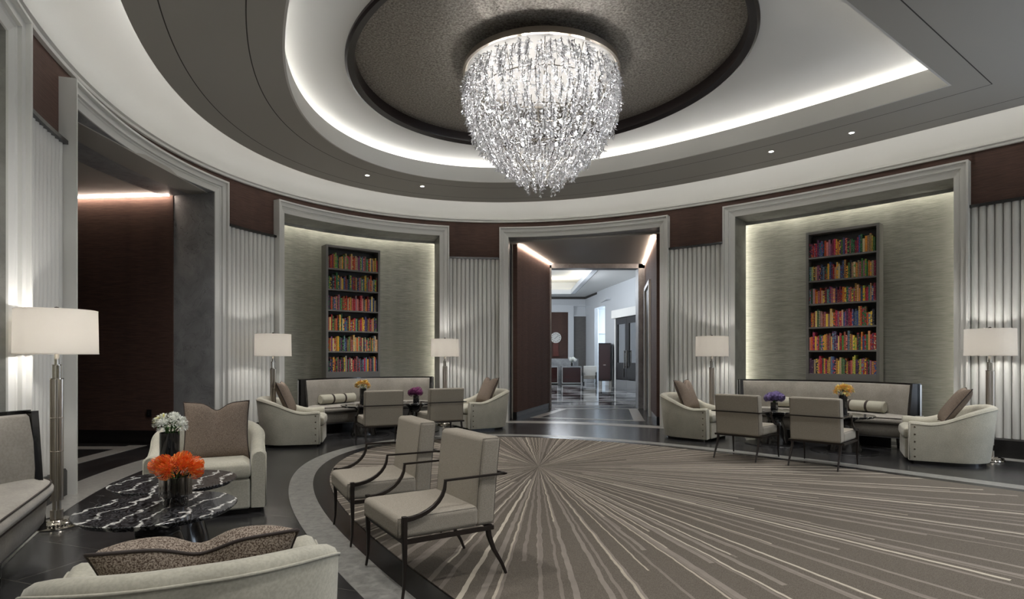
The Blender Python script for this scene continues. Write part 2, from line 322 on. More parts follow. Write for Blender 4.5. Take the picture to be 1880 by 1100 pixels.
def book_mat():
    m, nt, p = newmat('patterned_cloth'); p.inputs['Roughness'].default_value = .7
    oi = nd(nt, 'ShaderNodeObjectInfo'); ge = nd(nt, 'ShaderNodeNewGeometry'); tc = nd(nt, 'ShaderNodeTexCoord')
    def ma(op, a, b=None, c=None):
        n = nd(nt, 'ShaderNodeMath'); n.operation = op
        for i, v in enumerate((a, b, c)):
            if v is None: continue
            if isinstance(v, (int, float)): n.inputs[i].default_value = v
            else: lk(nt, v, n.inputs[i])
        return n.outputs[0]
    k = ma('FRACT', ma('ADD', ma('MULTIPLY', oi.outputs['Random'], 7.13), ma('MULTIPLY', ge.outputs['Random Per Island'], 3.7)))
    wn = nd(nt, 'ShaderNodeTexWhiteNoise'); wn.noise_dimensions = '1D'; lk(nt, ma('MULTIPLY', k, 991.0), wn.inputs['W'])
    sx = nd(nt, 'ShaderNodeSeparateColor'); lk(nt, wn.outputs['Color'], sx.inputs[0])
    pal = [(.30, .010, .012), (.03, .07, .20), (.60, .30, .02), (.015, .12, .04), (.010, .012, .03), (.35, .015, .06), (.50, .42, .24), (.07, .012, .07), (.02, .02, .02), (.50, .10, .015), (.08, .26, .04), (.50, .16, .14), (.12, .20, .26), (.015, .015, .02), (.62, .42, .05), (.28, .01, .01)]
    def ramp(src):
        cr = nd(nt, 'ShaderNodeValToRGB'); cr.color_ramp.interpolation = 'CONSTANT'; e = cr.color_ramp.elements
        e[0].color = (*pal[0], 1); e[1].position = 1/len(pal); e[1].color = (*pal[1], 1)
        for i in range(2, len(pal)):
            q = e.new(i/len(pal)); q.color = (*pal[i], 1)
        lk(nt, src, cr.inputs[0]); return cr.outputs[0]
    c1 = ramp(sx.outputs[0]); c2 = ramp(ma('FRACT', ma('MULTIPLY', sx.outputs[1], 3.3)))
    ofs = nd(nt, 'ShaderNodeCombineXYZ'); lk(nt, ma('MULTIPLY', sx.outputs[0], 9), ofs.inputs[0]); lk(nt, ma('MULTIPLY', sx.outputs[2], 9), ofs.inputs[2])
    va = nd(nt, 'ShaderNodeVectorMath'); lk(nt, tc.outputs['Object'], va.inputs[0]); lk(nt, ofs.outputs[0], va.inputs[1])
    vo = nd(nt, 'ShaderNodeTexVoronoi'); vo.inputs['Scale'].default_value = 34; lk(nt, va.outputs[0], vo.inputs['Vector'])
    wv = nd(nt, 'ShaderNodeTexWave'); wv.bands_direction = 'Z'; wv.inputs['Scale'].default_value = 16; wv.inputs['Distortion'].default_value = 4; lk(nt, va.outputs[0], wv.inputs['Vector'])
    sel = ma('GREATER_THAN', sx.outputs[2], .5)
    pm = nd(nt, 'ShaderNodeMix'); lk(nt, sel, pm.inputs[0]); lk(nt, ma('GREATER_THAN', vo.outputs['Distance'], .42), pm.inputs[2]); lk(nt, ma('GREATER_THAN', wv.outputs['Fac'], .5), pm.inputs[3])
    x = nd(nt, 'ShaderNodeMix'); x.data_type = 'RGBA'; lk(nt, pm.outputs[0], x.inputs[0]); lk(nt, c1, x.inputs[6]); lk(nt, c2, x.inputs[7])
    v2 = nd(nt, 'ShaderNodeTexVoronoi'); v2.inputs['Scale'].default_value = 70; lk(nt, va.outputs[0], v2.inputs['Vector'])
    x2 = nd(nt, 'ShaderNodeMix'); x2.data_type = 'RGBA'; x2.inputs[7].default_value = (.72, .62, .45, 1); lk(nt, ma('LESS_THAN', v2.outputs['Distance'], .17), x2.inputs[0]); lk(nt, x.outputs[2], x2.inputs[6])
    lk(nt, x2.outputs[2], p.inputs['Base Color']); return m
M['book'] = book_mat()
def checker_floor():
    m, nt, p = newmat('lobby_floor'); p.inputs['Roughness'].default_value = .08
    tc = nd(nt, 'ShaderNodeTexCoord'); mp = nd(nt, 'ShaderNodeMapping'); mp.inputs['Rotation'].default_value = (0, 0, .6); lk(nt, tc.outputs['Object'], mp.inputs[0])
    ck = nd(nt, 'ShaderNodeTexChecker'); ck.inputs['Scale'].default_value = .9; ck.inputs[1].default_value = (.02, .02, .022, 1); ck.inputs[2].default_value = (.40, .40, .40, 1)
    lk(nt, mp.outputs[0], ck.inputs[0]); lk(nt, ck.outputs[0], p.inputs['Base Color']); return m
M['checker'] = checker_floor()
# ------------------------------------------------------------------ mesh builder
class MB:
    def __init__(s): s.v = []; s.f = []; s.m = []; s.cur = 0; s.T = Matrix.Identity(4)
    def vert(s, p): s.v.append(tuple(s.T @ Vector(p))); return len(s.v)-1
    def face(s, ids): s.f.append(tuple(ids)); s.m.append(s.cur)
    def box(s, x0, y0, z0, x1, y1, z1):
        i = [s.vert(p) for p in ((x0, y0, z0), (x1, y0, z0), (x1, y1, z0), (x0, y1, z0), (x0, y0, z1), (x1, y0, z1), (x1, y1, z1), (x0, y1, z1))]
        for q in ((3, 2, 1, 0), (4, 5, 6, 7), (0, 1, 5, 4), (1, 2, 6, 5), (2, 3, 7, 6), (3, 0, 4, 7)): s.face([i[k] for k in q])
    def prism(s, poly, z0, z1):
        a = [s.vert((x, y, z0)) for x, y in poly]; b = [s.vert((x, y, z1)) for x, y in poly]; n = len(poly)
        s.face(a[::-1]); s.face(b)
        for i in range(n): s.face((a[i], a[(i+1) % n], b[(i+1) % n], b[i]))
    def grid(s, rows, close_u=False, close_v=False, cap=False):
        ids = [[s.vert(p) for p in r] for r in rows]; n = len(rows); m = len(rows[0])
        for i in range(n if close_u else n-1):
            for j in range(m if close_v else m-1):
                s.face((ids[i][j], ids[(i+1) % n][j], ids[(i+1) % n][(j+1) % m], ids[i][(j+1) % m]))
        if cap:
            s.face(ids[0][::1]); s.face(ids[-1][::-1])
        return ids
    def lathe(s, prof, seg=32, c=(0, 0), a0=0, ell=1.0):
        rows = [[(c[0]+r*cos(a0+2*pi*k/seg), c[1]+r*ell*sin(a0+2*pi*k/seg), z) for k in range(seg)] for r, z in prof]
        s.grid(rows, close_v=True)
    def reeded(s, r, z0, z1, n=16, c=(0, 0), d=.12):
        rows = []
        seg = n*4
        for z in (z0, z1):
            rows.append([(c[0]+r*(1-d*abs(sin(n*pi*k/seg-pi/2)) **2)*cos(2*pi*k/seg), c[1]+r*(1-d*abs(sin(n*pi*k/seg-pi/2))**2)*sin(2*pi*k/seg), z) for k in range(seg)])
        s.grid(rows, close_v=True, cap=True)
    def tube(s, path, rad, seg=8, flat=1.0, cap=True):
        rows = []; n = len(path); prev = None
        P = [Vector(p) for p in path]
        for i in range(n):
            d = (P[min(n-1, i+1)]-P[max(0, i-1)]).normalized()
            up = Vector((0, 0, 1)) if abs(d.z) < .95 else Vector((0, 1, 0))
            if prev is None: a = d.cross(up).normalized()
            else:
                a = prev-d*prev.dot(d)
                a = a.normalized() if a.length > 1e-5 else d.cross(up).normalized()
            prev = a; b = a.cross(d).normalized(); r = rad[i] if isinstance(rad, (list, tuple)) else rad
            rows.append([tuple(P[i]+a*r*cos(2*pi*k/seg+pi/seg)+b*r*flat*sin(2*pi*k/seg+pi/seg)) for k in range(seg)])
        s.grid(rows, close_v=True, cap=cap)
    def build(s, name, mats, parent=None, smooth=False, bevel=0, seg=2, auto=None):
        me = bpy.data.meshes.new(name); me.from_pydata(s.v, [], s.f); 
        for m in (mats if isinstance(mats, (list, tuple)) else [mats]): me.materials.append(m)
        for i, p in enumerate(me.polygons):
            p.material_index = s.m[i]; p.use_smooth = smooth or bool(bevel)
        me.update()
        o = bpy.data.objects.new(name, me); COL.objects.link(o)
        if parent is not None: o.parent = parent
        if bevel:
            b = o.modifiers.new('bevel', 'BEVEL'); b.width = bevel; b.segments = seg; b.limit_method = 'ANGLE'; b.angle_limit = radians(35); b.harden_normals = True
        elif smooth and auto is not None:
            me.set_sharp_from_angle(angle=radians(auto))
        return o
def tag(o, label, cat, group=None, kind=None):
    o['label'] = label; o['category'] = cat
    if group: o['group'] = group
    if kind: o['kind'] = kind
    return o
def struct(o): o['kind'] = 'structure'; return o
def thing(name, label, cat, loc=(0, 0, 0), face=None, group=None):
    o = bpy.data.objects.new(name, None); COL.objects.link(o); o.location = loc; o.empty_display_size = .1
    if face: o.rotation_euler = (0, 0, atan2(face[0], -face[1]))
    return tag(o, label, cat, group)
def dup(root, loc, face=None, label=None, group=None, rotz=None):
    r = root.copy(); COL.objects.link(r); r.location = loc
    if face: r.rotation_euler = (0, 0, atan2(face[0], -face[1]))
    if rotz is not None: r.rotation_euler = (0, 0, rotz)
    if label: r['label'] = label
    if group: r['group'] = group
    for ch in list(root.children):
        c = ch.copy(); COL.objects.link(c); c.parent = r
        for g in list(ch.children):
            d = g.copy(); COL.objects.link(d); d.parent = c
    return r
def point(loc, energy, col=(1, .9, .78), r=.05, parent=None, name='light'):
    l = bpy.data.lights.new(name, 'POINT'); l.energy = energy; l.color = col; l.shadow_soft_size = r
    o = bpy.data.objects.new(name, l); COL.objects.link(o); o.location = loc
    if parent: o.parent = parent
    return o
def spot(loc, energy, ang=1.6, col=(1, .97, .94), r=.05, parent=None, rot=(0, 0, 0)):
    l = bpy.data.lights.new('light', 'SPOT'); l.energy = energy; l.color = col; l.shadow_soft_size = r; l.spot_size = ang; l.spot_blend = .7
    o = bpy.data.objects.new('light', l); COL.objects.link(o); o.location = loc; o.rotation_euler = rot
    if parent: o.parent = parent
    return o
def urange(u0, u1, step=.12):
    n = max(2, int(abs(u1-u0)/step)+1); return [u0+(u1-u0)*i/(n-1) for i in range(n)]
def sweep(mb, prof, u0, u1, step=.12, cap=False):
    rows = [[(*PW(u, o), z) for o, z in prof] for u in urange(u0, u1, step)]
    mb.grid(rows, cap=cap)
# ================================================================== SETTING
ZW = 4.40          # underside of the cornice
ZS = 4.65          # grey soffit
OPEN = [('niche', u_of(0, -1.79), u_of(0, 1.79)),
        ('door', u_of(.55, 2.73), u_of(3.52, 4.755)), ('niche', u_of(4.53, 5.10), u_of(8.23, 5.66)),
        ('door', -u_of(3.52, 4.755), -u_of(.55, 2.73)), ('niche', -u_of(8.23, 5.66), -u_of(4.53, 5.10))]
OPEN.sort(key=lambda o: o[1])
ZT = 4.275; FW = .20
trim_n = [0]
def trim(mb, mat, **k):
    trim_n[0] += 1; return struct(mb.build('trim_%d' % trim_n[0], mat, **k))
# floor
fb = MB(); fb.box(-9.5, -3.5, -.05, 9.5, 17.6, 0); struct(fb.build('floor', M['floor']))
fb = MB(); fb.box(-5, 17.6, -.05, 9.5, 37, 0); struct(fb.build('floor_lobby', M['checker']))
for o0, o1, mt, z, ua, ub in ((2.21, 2.46, 'granite', .003, -UMAX+.1, UMAX-.1), (2.46, 2.66, 'black_band', .0025, -UMAX+.1, UMAX-.1)):
    b = MB(); sweep(b, [(o0, .0), (o0, z), (o1, z), (o1, 0)], ua, ub, .1); trim(b, M[mt])
b = MB(); sweep(b, [(-.12, .0), (-.12, .003), (.30, .003), (.30, 0)], -UMAX+.1, UMAX-.1, .1); trim(b, M['granite2'])
# skirting, ledge, flutes, brown band on each pier
edges = [-UMAX+.05] + [x for o in OPEN for x in (o[1], o[2])] + [UMAX-.05]
SIDE = ['near_left', 'west', 'north_west', 'north', 'east', 'near_right']
NAMES = iter(['near_left', 'left', 'back_left', 'back', 'right', 'near_right'])
for i in range(0, len(edges), 2):
    u0, u1 = edges[i], edges[i+1]; nm = next(NAMES)
    b = MB(); sweep(b, [(0, 3.6), (0, ZW)], u0-.05, u1+.05, .1); struct(b.build('wall_%s_band' % nm, M['brown']))
    b = MB(); sweep(b, [(-.02, .0), (-.02, 3.6)], u0-.05, u1+.05, .1)
    n = max(1, round((u1-u0-.02)/.092)); p = (u1-u0)/n
    for k in range(n):
        uc = u0+p*(k+.5); rows = []
        for a in range(9):
            an = pi*a/8; rows.append([(*PW(uc-cos(an)*p*.47, .0+sin(an)*.050), z) for z in (.27, 3.59)])
        b.grid(rows)
        ida = [b.vert((*PW(uc-cos(pi*a/8)*p*.47, sin(pi*a/8)*.050), .27)) for a in range(9)]; b.face(ida)
    struct(b.build('wall_%s' % nm, M['flute'], smooth=True, auto=50))
    b = MB(); sweep(b, [(-.02, 3.585), (.085, 3.585), (.085, 3.625), (-.02, 3.625)], u0, u1, .1); trim(b, M['black_base'])
    b = MB(); sweep(b, [(-.02, 0), (.075, 0), (.075, .25), (.06, .275), (-.02, .275)], u0, u1, .1, cap=True)
    struct(b.build('baseboard_%s' % nm, M['black_base']))
# door cases and niche surrounds, with their stone reveals
PROF = [(0, -.05), (0, .158), (.026, .158), (.030, .146), (.034, .118), (.096, .112), (.100, .082), (.118, .078), (.126, .070), (.197, .050), (.20, .035), (.20, -.02)]
for k, (kind, u0, u1) in enumerate(OPEN):
    rows = []
    for w, o in PROF:
        us = urange(u0+w, u1-w, .12)
        rows.append([(*PW(us[0], o), 0)] + [(*PW(u, o), ZT-w) for u in us] + [(*PW(us[-1], o), 0)])
    n = min(len(r) for r in rows); 
    nn = len(urange(u0, u1, .12))
    rows = []
    for w, o in PROF:
        us = [u0+w+(u1-u0-2*w)*i/(nn-1) for i in range(nn)]
        rows.append([(*PW(us[0], o), 0)] + [(*PW(u, o), ZT-w) for u in us] + [(*PW(us[-1], o), 0)])
    b = MB(); b.grid(rows); trim(b, M['white'])
    dep = -.46 if kind == 'niche' else -.86
    mt = M['slate_niche'] if kind == 'niche' else M['slate']
    b = MB(); us = [u0+FW+(u1-u0-2*FW)*i/(nn-1) for i in range(nn)]
    zi = ZT-FW
    path = lambda o, g: [(*PW(us[0]-g, o), 0)] + [(*PW(us[0]-g, o), zi+g)] + [(*PW(u, o), zi+g) for u in us[1:-1]] + [(*PW(us[-1]+g, o), zi+g)] + [(*PW(us[-1]+g, o), 0)]
    lip = lambda o, g: [(*PW(us[0]+.03, o), 0)] + [(*PW(us[0]+.03, o), zi-g)] + [(*PW(u, o), zi-g) for u in us[1:-1]] + [(*PW(us[-1]-.03, o), zi-g)] + [(*PW(us[-1]-.03, o), 0)]
    b.grid([path(.035, 0), path(dep, -.03), *([lip(dep, .085), lip(dep-.02, .085)] if kind == 'niche' else []), path(dep-.02, .05), path(-.03, .05)]); trim(b, mt)
    # brown band over the opening
    b = MB(); sweep(b, [(-.02, ZT-.1), (-.0, ZT-.1), (-.0, ZW)], u0-.05, u1+.05, .1); struct(b.build('wall_over_opening', M['brown']))
    if kind == 'niche':
        b = MB(); sweep(b, [(-.64, 0), (-.64, 4.25)], u0-.05, u1+.05, .1); struct(b.build('wall_niche', M['niche']))
        # hidden strip, just behind the stone reveal
        b = MB()
        sweep(b, [(-.50, zi+.10), (-.54, zi+.10), (-.54, zi+.115), (-.50, zi+.115)], u0+.1, u1-.1, .1, cap=True)
        for uu in (u0+FW-.10, u1-FW+.10):
            rows = [[(*PW(uu+a, o), z) for a, o in ((-.01, -.50), (.01, -.50), (.01, -.53), (-.01, -.53))] for z in (.3, zi+.1)]
            b.grid(rows, close_v=True, cap=True)
        trim(b, M['strip_niche'])
        b = MB()
        for uu in (u0-.03, u1+.03):
            rows = [[(*PW(uu, o), z) for o in (-.65, .0)] for z in (0, 4.35)]; b.grid(rows)
        sweep(b, [(-.65, 4.26), (0, 4.26)], u0-.03, u1+.03); trim(b, M['cream'])
# cornice and cove
b = MB()
cove = [(-.03, ZW), (.045, ZW), (.055, ZW+.02), (.055, ZW+.03), (.085, ZW+.045), (.085, ZW+.07), (.03, ZW+.08), (.012, ZW+.10)]
for a in range(0, 13):
    an = pi/2*a/12; cove.append((.01+.55*(1-cos(an)), ZW+.12+.46*sin(an)))
cove += [(1.14, ZW+.58), (1.14, ZS+.02)]
sweep(b, cove, -UMAX+.02, UMAX-.02, .1); trim(b, M['cream'], smooth=True, auto=35)
b = MB(); sweep(b, [(.93, ZS+.03), (1.0, ZS+.03), (1.0, ZS+.055), (.93, ZS+.055)], -UMAX+.4, UMAX-.4, .1, cap=True); trim(b, M['strip_out'])
# grey soffit with the big cut-out (rounded to the apse, square at the chord)
SCH = 8.6
uA = .0
for i in range(4000):
    uA = i*.005
    if ST(uA, 2.15)[0] >= SCH: break
b = MB(); ul = urange(-uA, uA, .1)
AO, BO = .78, 2.15
rows_t = [[(*PW(u, AO), ZS) for u in ul], [(*PW(u, BO), ZS) for u in ul]]
b.grid(rows_t)
rows = []
uu = [uA+(UMAX-.05-uA)*i/30 for i in range(31)]
for i, u in enumerate(uu):
    if i == 0: rows.append([(*PW(-u, AO), ZS), (*PW(-u, BO), ZS), (*PW(u, BO), ZS), (*PW(u, AO), ZS)])
    else:
        rows.append([(*PW(-u, AO), ZS), (*PW(-u, BO), ZS), (*PW(u, BO), ZS), (*PW(u, AO), ZS)])
b.grid(rows)
b.grid([[(*PW(u, AO), z) for u in urange(-UMAX+.05, UMAX-.05, .1)] for z in (ZS, ZS+.03)])
b.grid([[(*PW(u, AO+.14), ZS+.03) for u in urange(-UMAX+.05, UMAX-.05, .1)], [(*PW(u, AO), ZS+.03) for u in urange(-UMAX+.05, UMAX-.05, .1)]])
struct(b.build('ceiling', M['soffit']))
# seams in the soffit
b = MB()
for off in (1.09, 1.82):
    ue = UMAX-.4
    if off > 1.5:
        ue = next(i*.005 for i in range(4000) if ST(i*.005, off)[0] >= 8.9)
    sweep(b, [(off-.006, ZS-.001), (off+.006, ZS-.001)], -ue, ue, .1)
c0, c1 = W(*ST(-ue, 1.82)), W(*ST(ue, 1.82))
sd = (DX*.006, DY*.006)
b.face([b.vert((c0[0]-sd[0], c0[1]-sd[1], ZS-.001)), b.vert((c1[0]-sd[0], c1[1]-sd[1], ZS-.001)), b.vert((c1[0]+sd[0], c1[1]+sd[1], ZS-.001)), b.vert((c0[0]+sd[0], c0[1]+sd[1], ZS-.001))])
trim(b, M['seam'])
# riser of the cut-out, trough and raised ceiling
ZR, ZC = 4.93, 5.06
def loop(off, sc_):
    ue = next(i*.005 for i in range(4000) if ST(i*.005, off)[0] >= sc_)
    l = [ST(u, off) for u in urange(-ue, ue, .08)]
    t0 = l[-1][1]; k = 40
    return l + [(sc_, t0*(1-2*i/k)) for i in range(1, k)]
def lift(l, z): return [(*W(*p), z) for p in l]
def offs_loop(d):   # the same outline grown by d (d > 0 outward)
    return loop(2.15-d, SCH+d)
L0 = loop(2.15, SCH); N0 = len(L0)
def resamp(l, n):
    # same point count: closed polyline resampled by arclength, starting at the first point
    q = l+[l[0]]; s_ = [0]
    for a, c in zip(q, q[1:]): s_.append(s_[-1]+hypot(c[0]-a[0], c[1]-a[1]))
    out = []; j = 0
    for i in range(n):
        x = s_[-1]*i/n
        while s_[j+1] < x: j += 1
        f = (x-s_[j])/max(1e-9, s_[j+1]-s_[j]); out.append((q[j][0]*(1-f)+q[j+1][0]*f, q[j][1]*(1-f)+q[j+1][1]*f))
    return out
def off_pts(l, d):
    out = []; n = len(l)
    for i in range(n):
        a, p, c = l[i-1], l[i], l[(i+1) % n]
        t1 = (p[0]-a[0], p[1]-a[1]); t2 = (c[0]-p[0], c[1]-p[1]); l1 = hypot(*t1) or 1; l2 = hypot(*t2) or 1
        n1 = (-t1[1]/l1, t1[0]/l1); n2 = (-t2[1]/l2, t2[0]/l2); nx, ny = n1[0]+n2[0], n1[1]+n2[1]; q = nx*nx+ny*ny
        if q < 1e-6: out.append(p); continue
        k = 2*d/q; out.append((p[0]+nx*k, p[1]+ny*k))
    return out
def area2(l): return sum(l[i-1][0]*l[i][1]-l[i][0]*l[i-1][1] for i in range(len(l)))
sg = 1 if area2(L0) < 0 else -1     # so that off_pts(L0, sg*d) grows outward
Lo = lambda d: off_pts(L0, sg*d)
b = MB()
b.grid([lift(Lo(0), ZS), lift(Lo(-.025), ZS), lift(Lo(-.025), ZS+.045), lift(Lo(0), ZS+.05), lift(Lo(0), ZR), lift(Lo(.02), ZR), lift(Lo(.02), ZS+.02), lift(Lo(.62), ZS+.02), lift(Lo(.62), ZC+.02)], close_v=True)
trim(b, M['cream'])
b = MB(); b.grid([lift(Lo(.56), ZR-.09), lift(Lo(.58), ZR-.09), lift(Lo(.58), ZR-.04), lift(Lo(.56), ZR-.04)], close_u=True, close_v=True); trim(b, M['strip_in'])
EC, EA, EB = 5.22, 2.69, 2.36
outer = Lo(.63)
inner = []
for s_, t_ in outer:
    a = atan2((t_)/EB, (s_-EC)/EA); inner.append((EC+EA*cos(a), EB*sin(a)))
b = MB(); b.grid([lift(outer, ZC), lift([((o[0]+i[0])/2, (o[1]+i[1])/2) for o, i in zip(outer, inner)], ZC), lift(inner, ZC)], close_v=True)
struct(b.build('ceiling_raised', M['cream']))
def ell(k, z, n=160, d=0): return [(*W(EC+(EA+d)*k*cos(2*pi*i/n), (EB+d)*k*sin(2*pi*i/n)), z) for i in range(n)]
b = MB(); b.grid([ell(1, ZC+.01), ell(1, ZC-.03, d=.0), ell(1, ZC-.045, d=-.03), ell(1, ZC-.02, d=-.11), ell(1, ZC+.01, d=-.12), ell(1, ZC+.12, d=-.12)], close_v=True)
trim(b, M['darkring'], smooth=True, auto=40)
b = MB(); b.grid([ell(1, ZC+.12, d=.02)]+[ell(k, ZC+.12+.02*(1-k)) for k in (.85, .6, .35, .1, .001)], close_v=True); struct(b.build('ceiling_panel', M['panel'], smooth=True))
# room end behind the camera
b = MB(); A, Bp = W(S_END-.05, -6.2), W(S_END-.05, 6.2)
b.face([b.vert((*A, 0)), b.vert((*Bp, 0)), b.vert((*Bp, 5.0)), b.vert((*A, 5.0))]); struct(b.build('wall_rear', M['cream']))
M['cool_fill'] = emit('cool_fill_pane', (.72, .84, 1), 3.0)
b = MB(); uu = [u for u in urange(u_of(10.6, 5.78), u_of(13.2, 5.78), .4)]; b.grid([[(*PW(u, .09), z) for u in uu] for z in (.5, 3.3)]); struct(b.build('added_cool_pane', M['cool_fill']))  # added glowing pane out of view, gives a cool tint from the right
b = MB(); sweep(b, [(.0, 3.3), (.14, 3.3), (.14, 3.42), (.0, 3.42)], uu[0], uu[-1], .2, cap=True); sweep(b, [(.0, .38), (.14, .38), (.14, .5), (.0, .5)], uu[0], uu[-1], .2, cap=True); trim(b, M['white'])
# ---------------------------------------------------------------- passages
def quadwall(b, p, q, z0, z1, th=.0):
    b.face([b.vert((*p, z0)), b.vert((*q, z0)), b.vert((*q, z1)), b.vert((*p, z1))])
def wallbox(b, p, q, z0, z1, th):
    dx, dy = q[0]-p[0], q[1]-p[1]; l = hypot(dx, dy); nx, ny = -dy/l*th, dx/l*th
    b.prism([p, q, (q[0]+nx, q[1]+ny), (p[0]+nx, p[1]+ny)], z0, z1)
PZ = 3.97
PL0, PL1, PR0, PR1 = (.12, 13.55), (1.06, 16.4), (3.06, 12.45), (3.70, 16.4)
b = MB(); wallbox(b, PL0, PL1, .16, PZ+.06, .1); struct(b.build('wall_passage_left', M['brown']))
b = MB(); wallbox(b, (PL0[0]-.01, PL0[1]-.03), PL1, 0, .16, .09); struct(b.build('baseboard_passage_left', M['black_base']))
def lerp(p, q, f): return (p[0]+(q[0]-p[0])*f, p[1]+(q[1]-p[1])*f)
b = MB(); wallbox(b, PR0, lerp(PR0, PR1, .42), .16, PZ+.06, -.1); wallbox(b, lerp(PR0, PR1, .9), PR1, .16, PZ+.06, -.1); wallbox(b, lerp(PR0, PR1, .42), lerp(PR0, PR1, .9), 3.2, PZ+.06, -.1)
struct(b.build('wall_passage_right', M['brown']))
b = MB(); wallbox(b, PR0, lerp(PR0, PR1, .42), 0, .16, -.11); struct(b.build('baseboard_passage_right', M['black_base']))
# white cased side door standing in the right passage wall
b = MB()
for f in (.42, .86): wallbox(b, lerp(PR0, PR1, f), lerp(PR0, PR1, f+.04), 0, 3.3, .05)
wallbox(b, lerp(PR0, PR1, .42), lerp(PR0, PR1, .90), 3.2, 3.3, .05); trim(b, M['white'])
b = MB(); wallbox(b, lerp(PR0, PR1, .46), lerp(PR0, PR1, .86), 0, 3.2, -.06); struct(b.build('door_2', M['blackpaint']))
# passage ceiling, back sides, light slots
b = MB(); b.prism([(-.15, 13.45), (3.15, 12.4), (4.0, 16.9), (.6, 16.9)], PZ+.06, PZ+.12); struct(b.build('ceiling_passage', M['soffit']))
b = MB()
wallbox(b, (PL0[0]+.03, PL0[1]), (PL1[0]+.02, PL1[1]), PZ+.03, PZ+.05, -.018); wallbox(b, (PR0[0]-.03, PR0[1]+.1), (PR1[0]-.02, PR1[1]), PZ+.03, PZ+.05, .018); trim(b, M['strip_pass'])
b = MB(); wallbox(b, (PL0[0]-.11, PL0[1]), (PL1[0]-.11, PL1[1]), 0, PZ+.1, .02); wallbox(b, (PR0[0]+.11, PR0[1]-.2), (PR1[0]+.11, PR1[1]), 0, PZ+.1, -.02); struct(b.build('wall_passage_lining', M['soffit']))
# stone frame of the second opening
b = MB(); b.box(.86, 16.38, 0, 1.10, 16.75, PZ+.1); b.box(3.52, 16.38, 0, 3.80, 16.75, PZ+.1); b.box(.9, 16.38, PZ-.06, 3.7, 16.75, PZ+.1); trim(b, M['slate'])
b = MB()   # inlaid border of the passage floor
def stripe(b, p, q, w, z=.003):
    dx, dy = q[0]-p[0], q[1]-p[1]; l = hypot(dx, dy); nx, ny = -dy/l*w, dx/l*w
    b.prism([p, q, (q[0]+nx, q[1]+ny), (p[0]+nx, p[1]+ny)], 0, z)
stripe(b, (.42, 13.83), (2.95, 13.06), .16); stripe(b, (2.95, 13.06), (3.46, 16.2), .24, .0032); stripe(b, (.42, 13.83), (1.30, 16.2), -.20, .0032); stripe(b, (1.2, 16.2), (3.5, 16.2), .16)
stripe(b, (.9, 17.2), (6, 17.2), .12); stripe(b, (.9, 18.9), (6, 18.9), .15)
trim(b, M['granite2'])
# left passage (beyond the near portal)
QZ = 4.0
b = MB(); wallbox(b, (-5.52, 9.58), (-8.8, 9.86), .22, QZ+.06, -.1); struct(b.build('wall_left_passage', M['brown']))
b = MB(); wallbox(b, (-5.50, 9.56), (-8.8, 9.84), 0, .22, -.12); struct(b.build('baseboard_left_passage', M['black_base']))
b = MB(); b.prism([(-4.9, 5.8), (-4.9, 10.2), (-8.9, 10.2), (-8.9, 5.2)], QZ+.06, QZ+.12); struct(b.build('ceiling_left_passage', M['soffit']))
b = MB(); wallbox(b, (-5.56, 9.54), (-8.8, 9.82), QZ+.03, QZ+.05, .018); trim(b, M['strip_pass'])
b = MB(); b.box(-9.0, 5.2, 0, -8.8, 10.2, 4.1); b.box(-8.8, 10.0, 0, -5.4, 10.1, 4.1); b.box(-8.8, 5.6, 0, -5.3, 5.7, 4.1); struct(b.build('wall_left_passage_end', M['brown']))
b = MB(); stripe(b, (-5.86, 9.33), (-8.8, 9.33), .28); stripe(b, (-5.86, 9.45), (-5.66, 6.2), -.28, .0032); trim(b, M['granite2'])
# ---------------------------------------------------------------- lobby beyond
LZ = 4.95
b = MB(); b.box(-5, 35.3, 0, 5.2, 35.5, 6.2); struct(b.build('wall_lobby_back', M['lobby_white']))
b = MB(); wallbox(b, (4.6, 35.4), (4.85, 33.2), 0, 6.2, -.2); wallbox(b, (4.85, 33.2), (5.1, 31.0), 4.2, 6.2, -.2); wallbox(b, (5.1, 31.0), (7.3, 16.7), 0, 6.2, -.2)
struct(b.build('wall_lobby_right', M['lobby_white']))
b = MB(); b.box(-5.2, 16.75, 0, .87, 16.9, 6.2); b.box(3.75, 16.75, 0, 7.6, 16.9, 6.2); b.box(.8, 16.75, PZ-.02, 3.8, 16.9, 6.2); b.box(-5.2, 16.8, 0, -5, 35.5, 6.2); struct(b.build('wall_lobby_front', M['lobby_white']))
b = MB()   # lobby ceiling: soffit border, tray
b.box(-5, 16.8, LZ+.3, 3.0, 35.4, LZ+.42) if False else None
b.box(3.6, 16.9, LZ+.12, 7.6, 35.4, LZ+.2); b.box(-5, 33.2, LZ+.12, 3.6, 35.4, LZ+.2)
b.box(-5, 16.9, 5.95, 7.6, 35.4, 6.05); b.box(3.5, 16.9, LZ+.2, 3.6, 33.2, LZ+.42); b.box(-5, 33.1, LZ+.2, 3.6, 33.2, LZ+.42)
struct(b.build('ceiling_lobby', M['lobby_ceil']))
b = MB(); b.box(3.75, 17, LZ+.34, 3.85, 33.2, LZ+.38); b.box(-5, 33.35, LZ+.34, 3.6, 33.45, LZ+.38); trim(b, M['strip_lobby'])
b = MB(); b.box(3.3, 17, LZ+.06, 3.52, 33.2, LZ+.30); b.box(-5, 33.0, LZ+.06, 3.52, 33.2, LZ+.30); trim(b, M['lobby_white'])
b = MB(); b.box(-5, 35.15, LZ-.0, 4.7, 35.3, LZ+.12); wallbox(b, (4.45, 35.3), (7.1, 16.9), LZ, LZ+.12, -.12); trim(b, M['seam'])
b = MB(); b.box(-5, 35.05, LZ-.45, 4.6, 35.3, LZ-.38); wallbox(b, (4.5, 35.2), (7.15, 16.9), LZ-.45, LZ-.38, -.12); trim(b, M['lobby_white'])
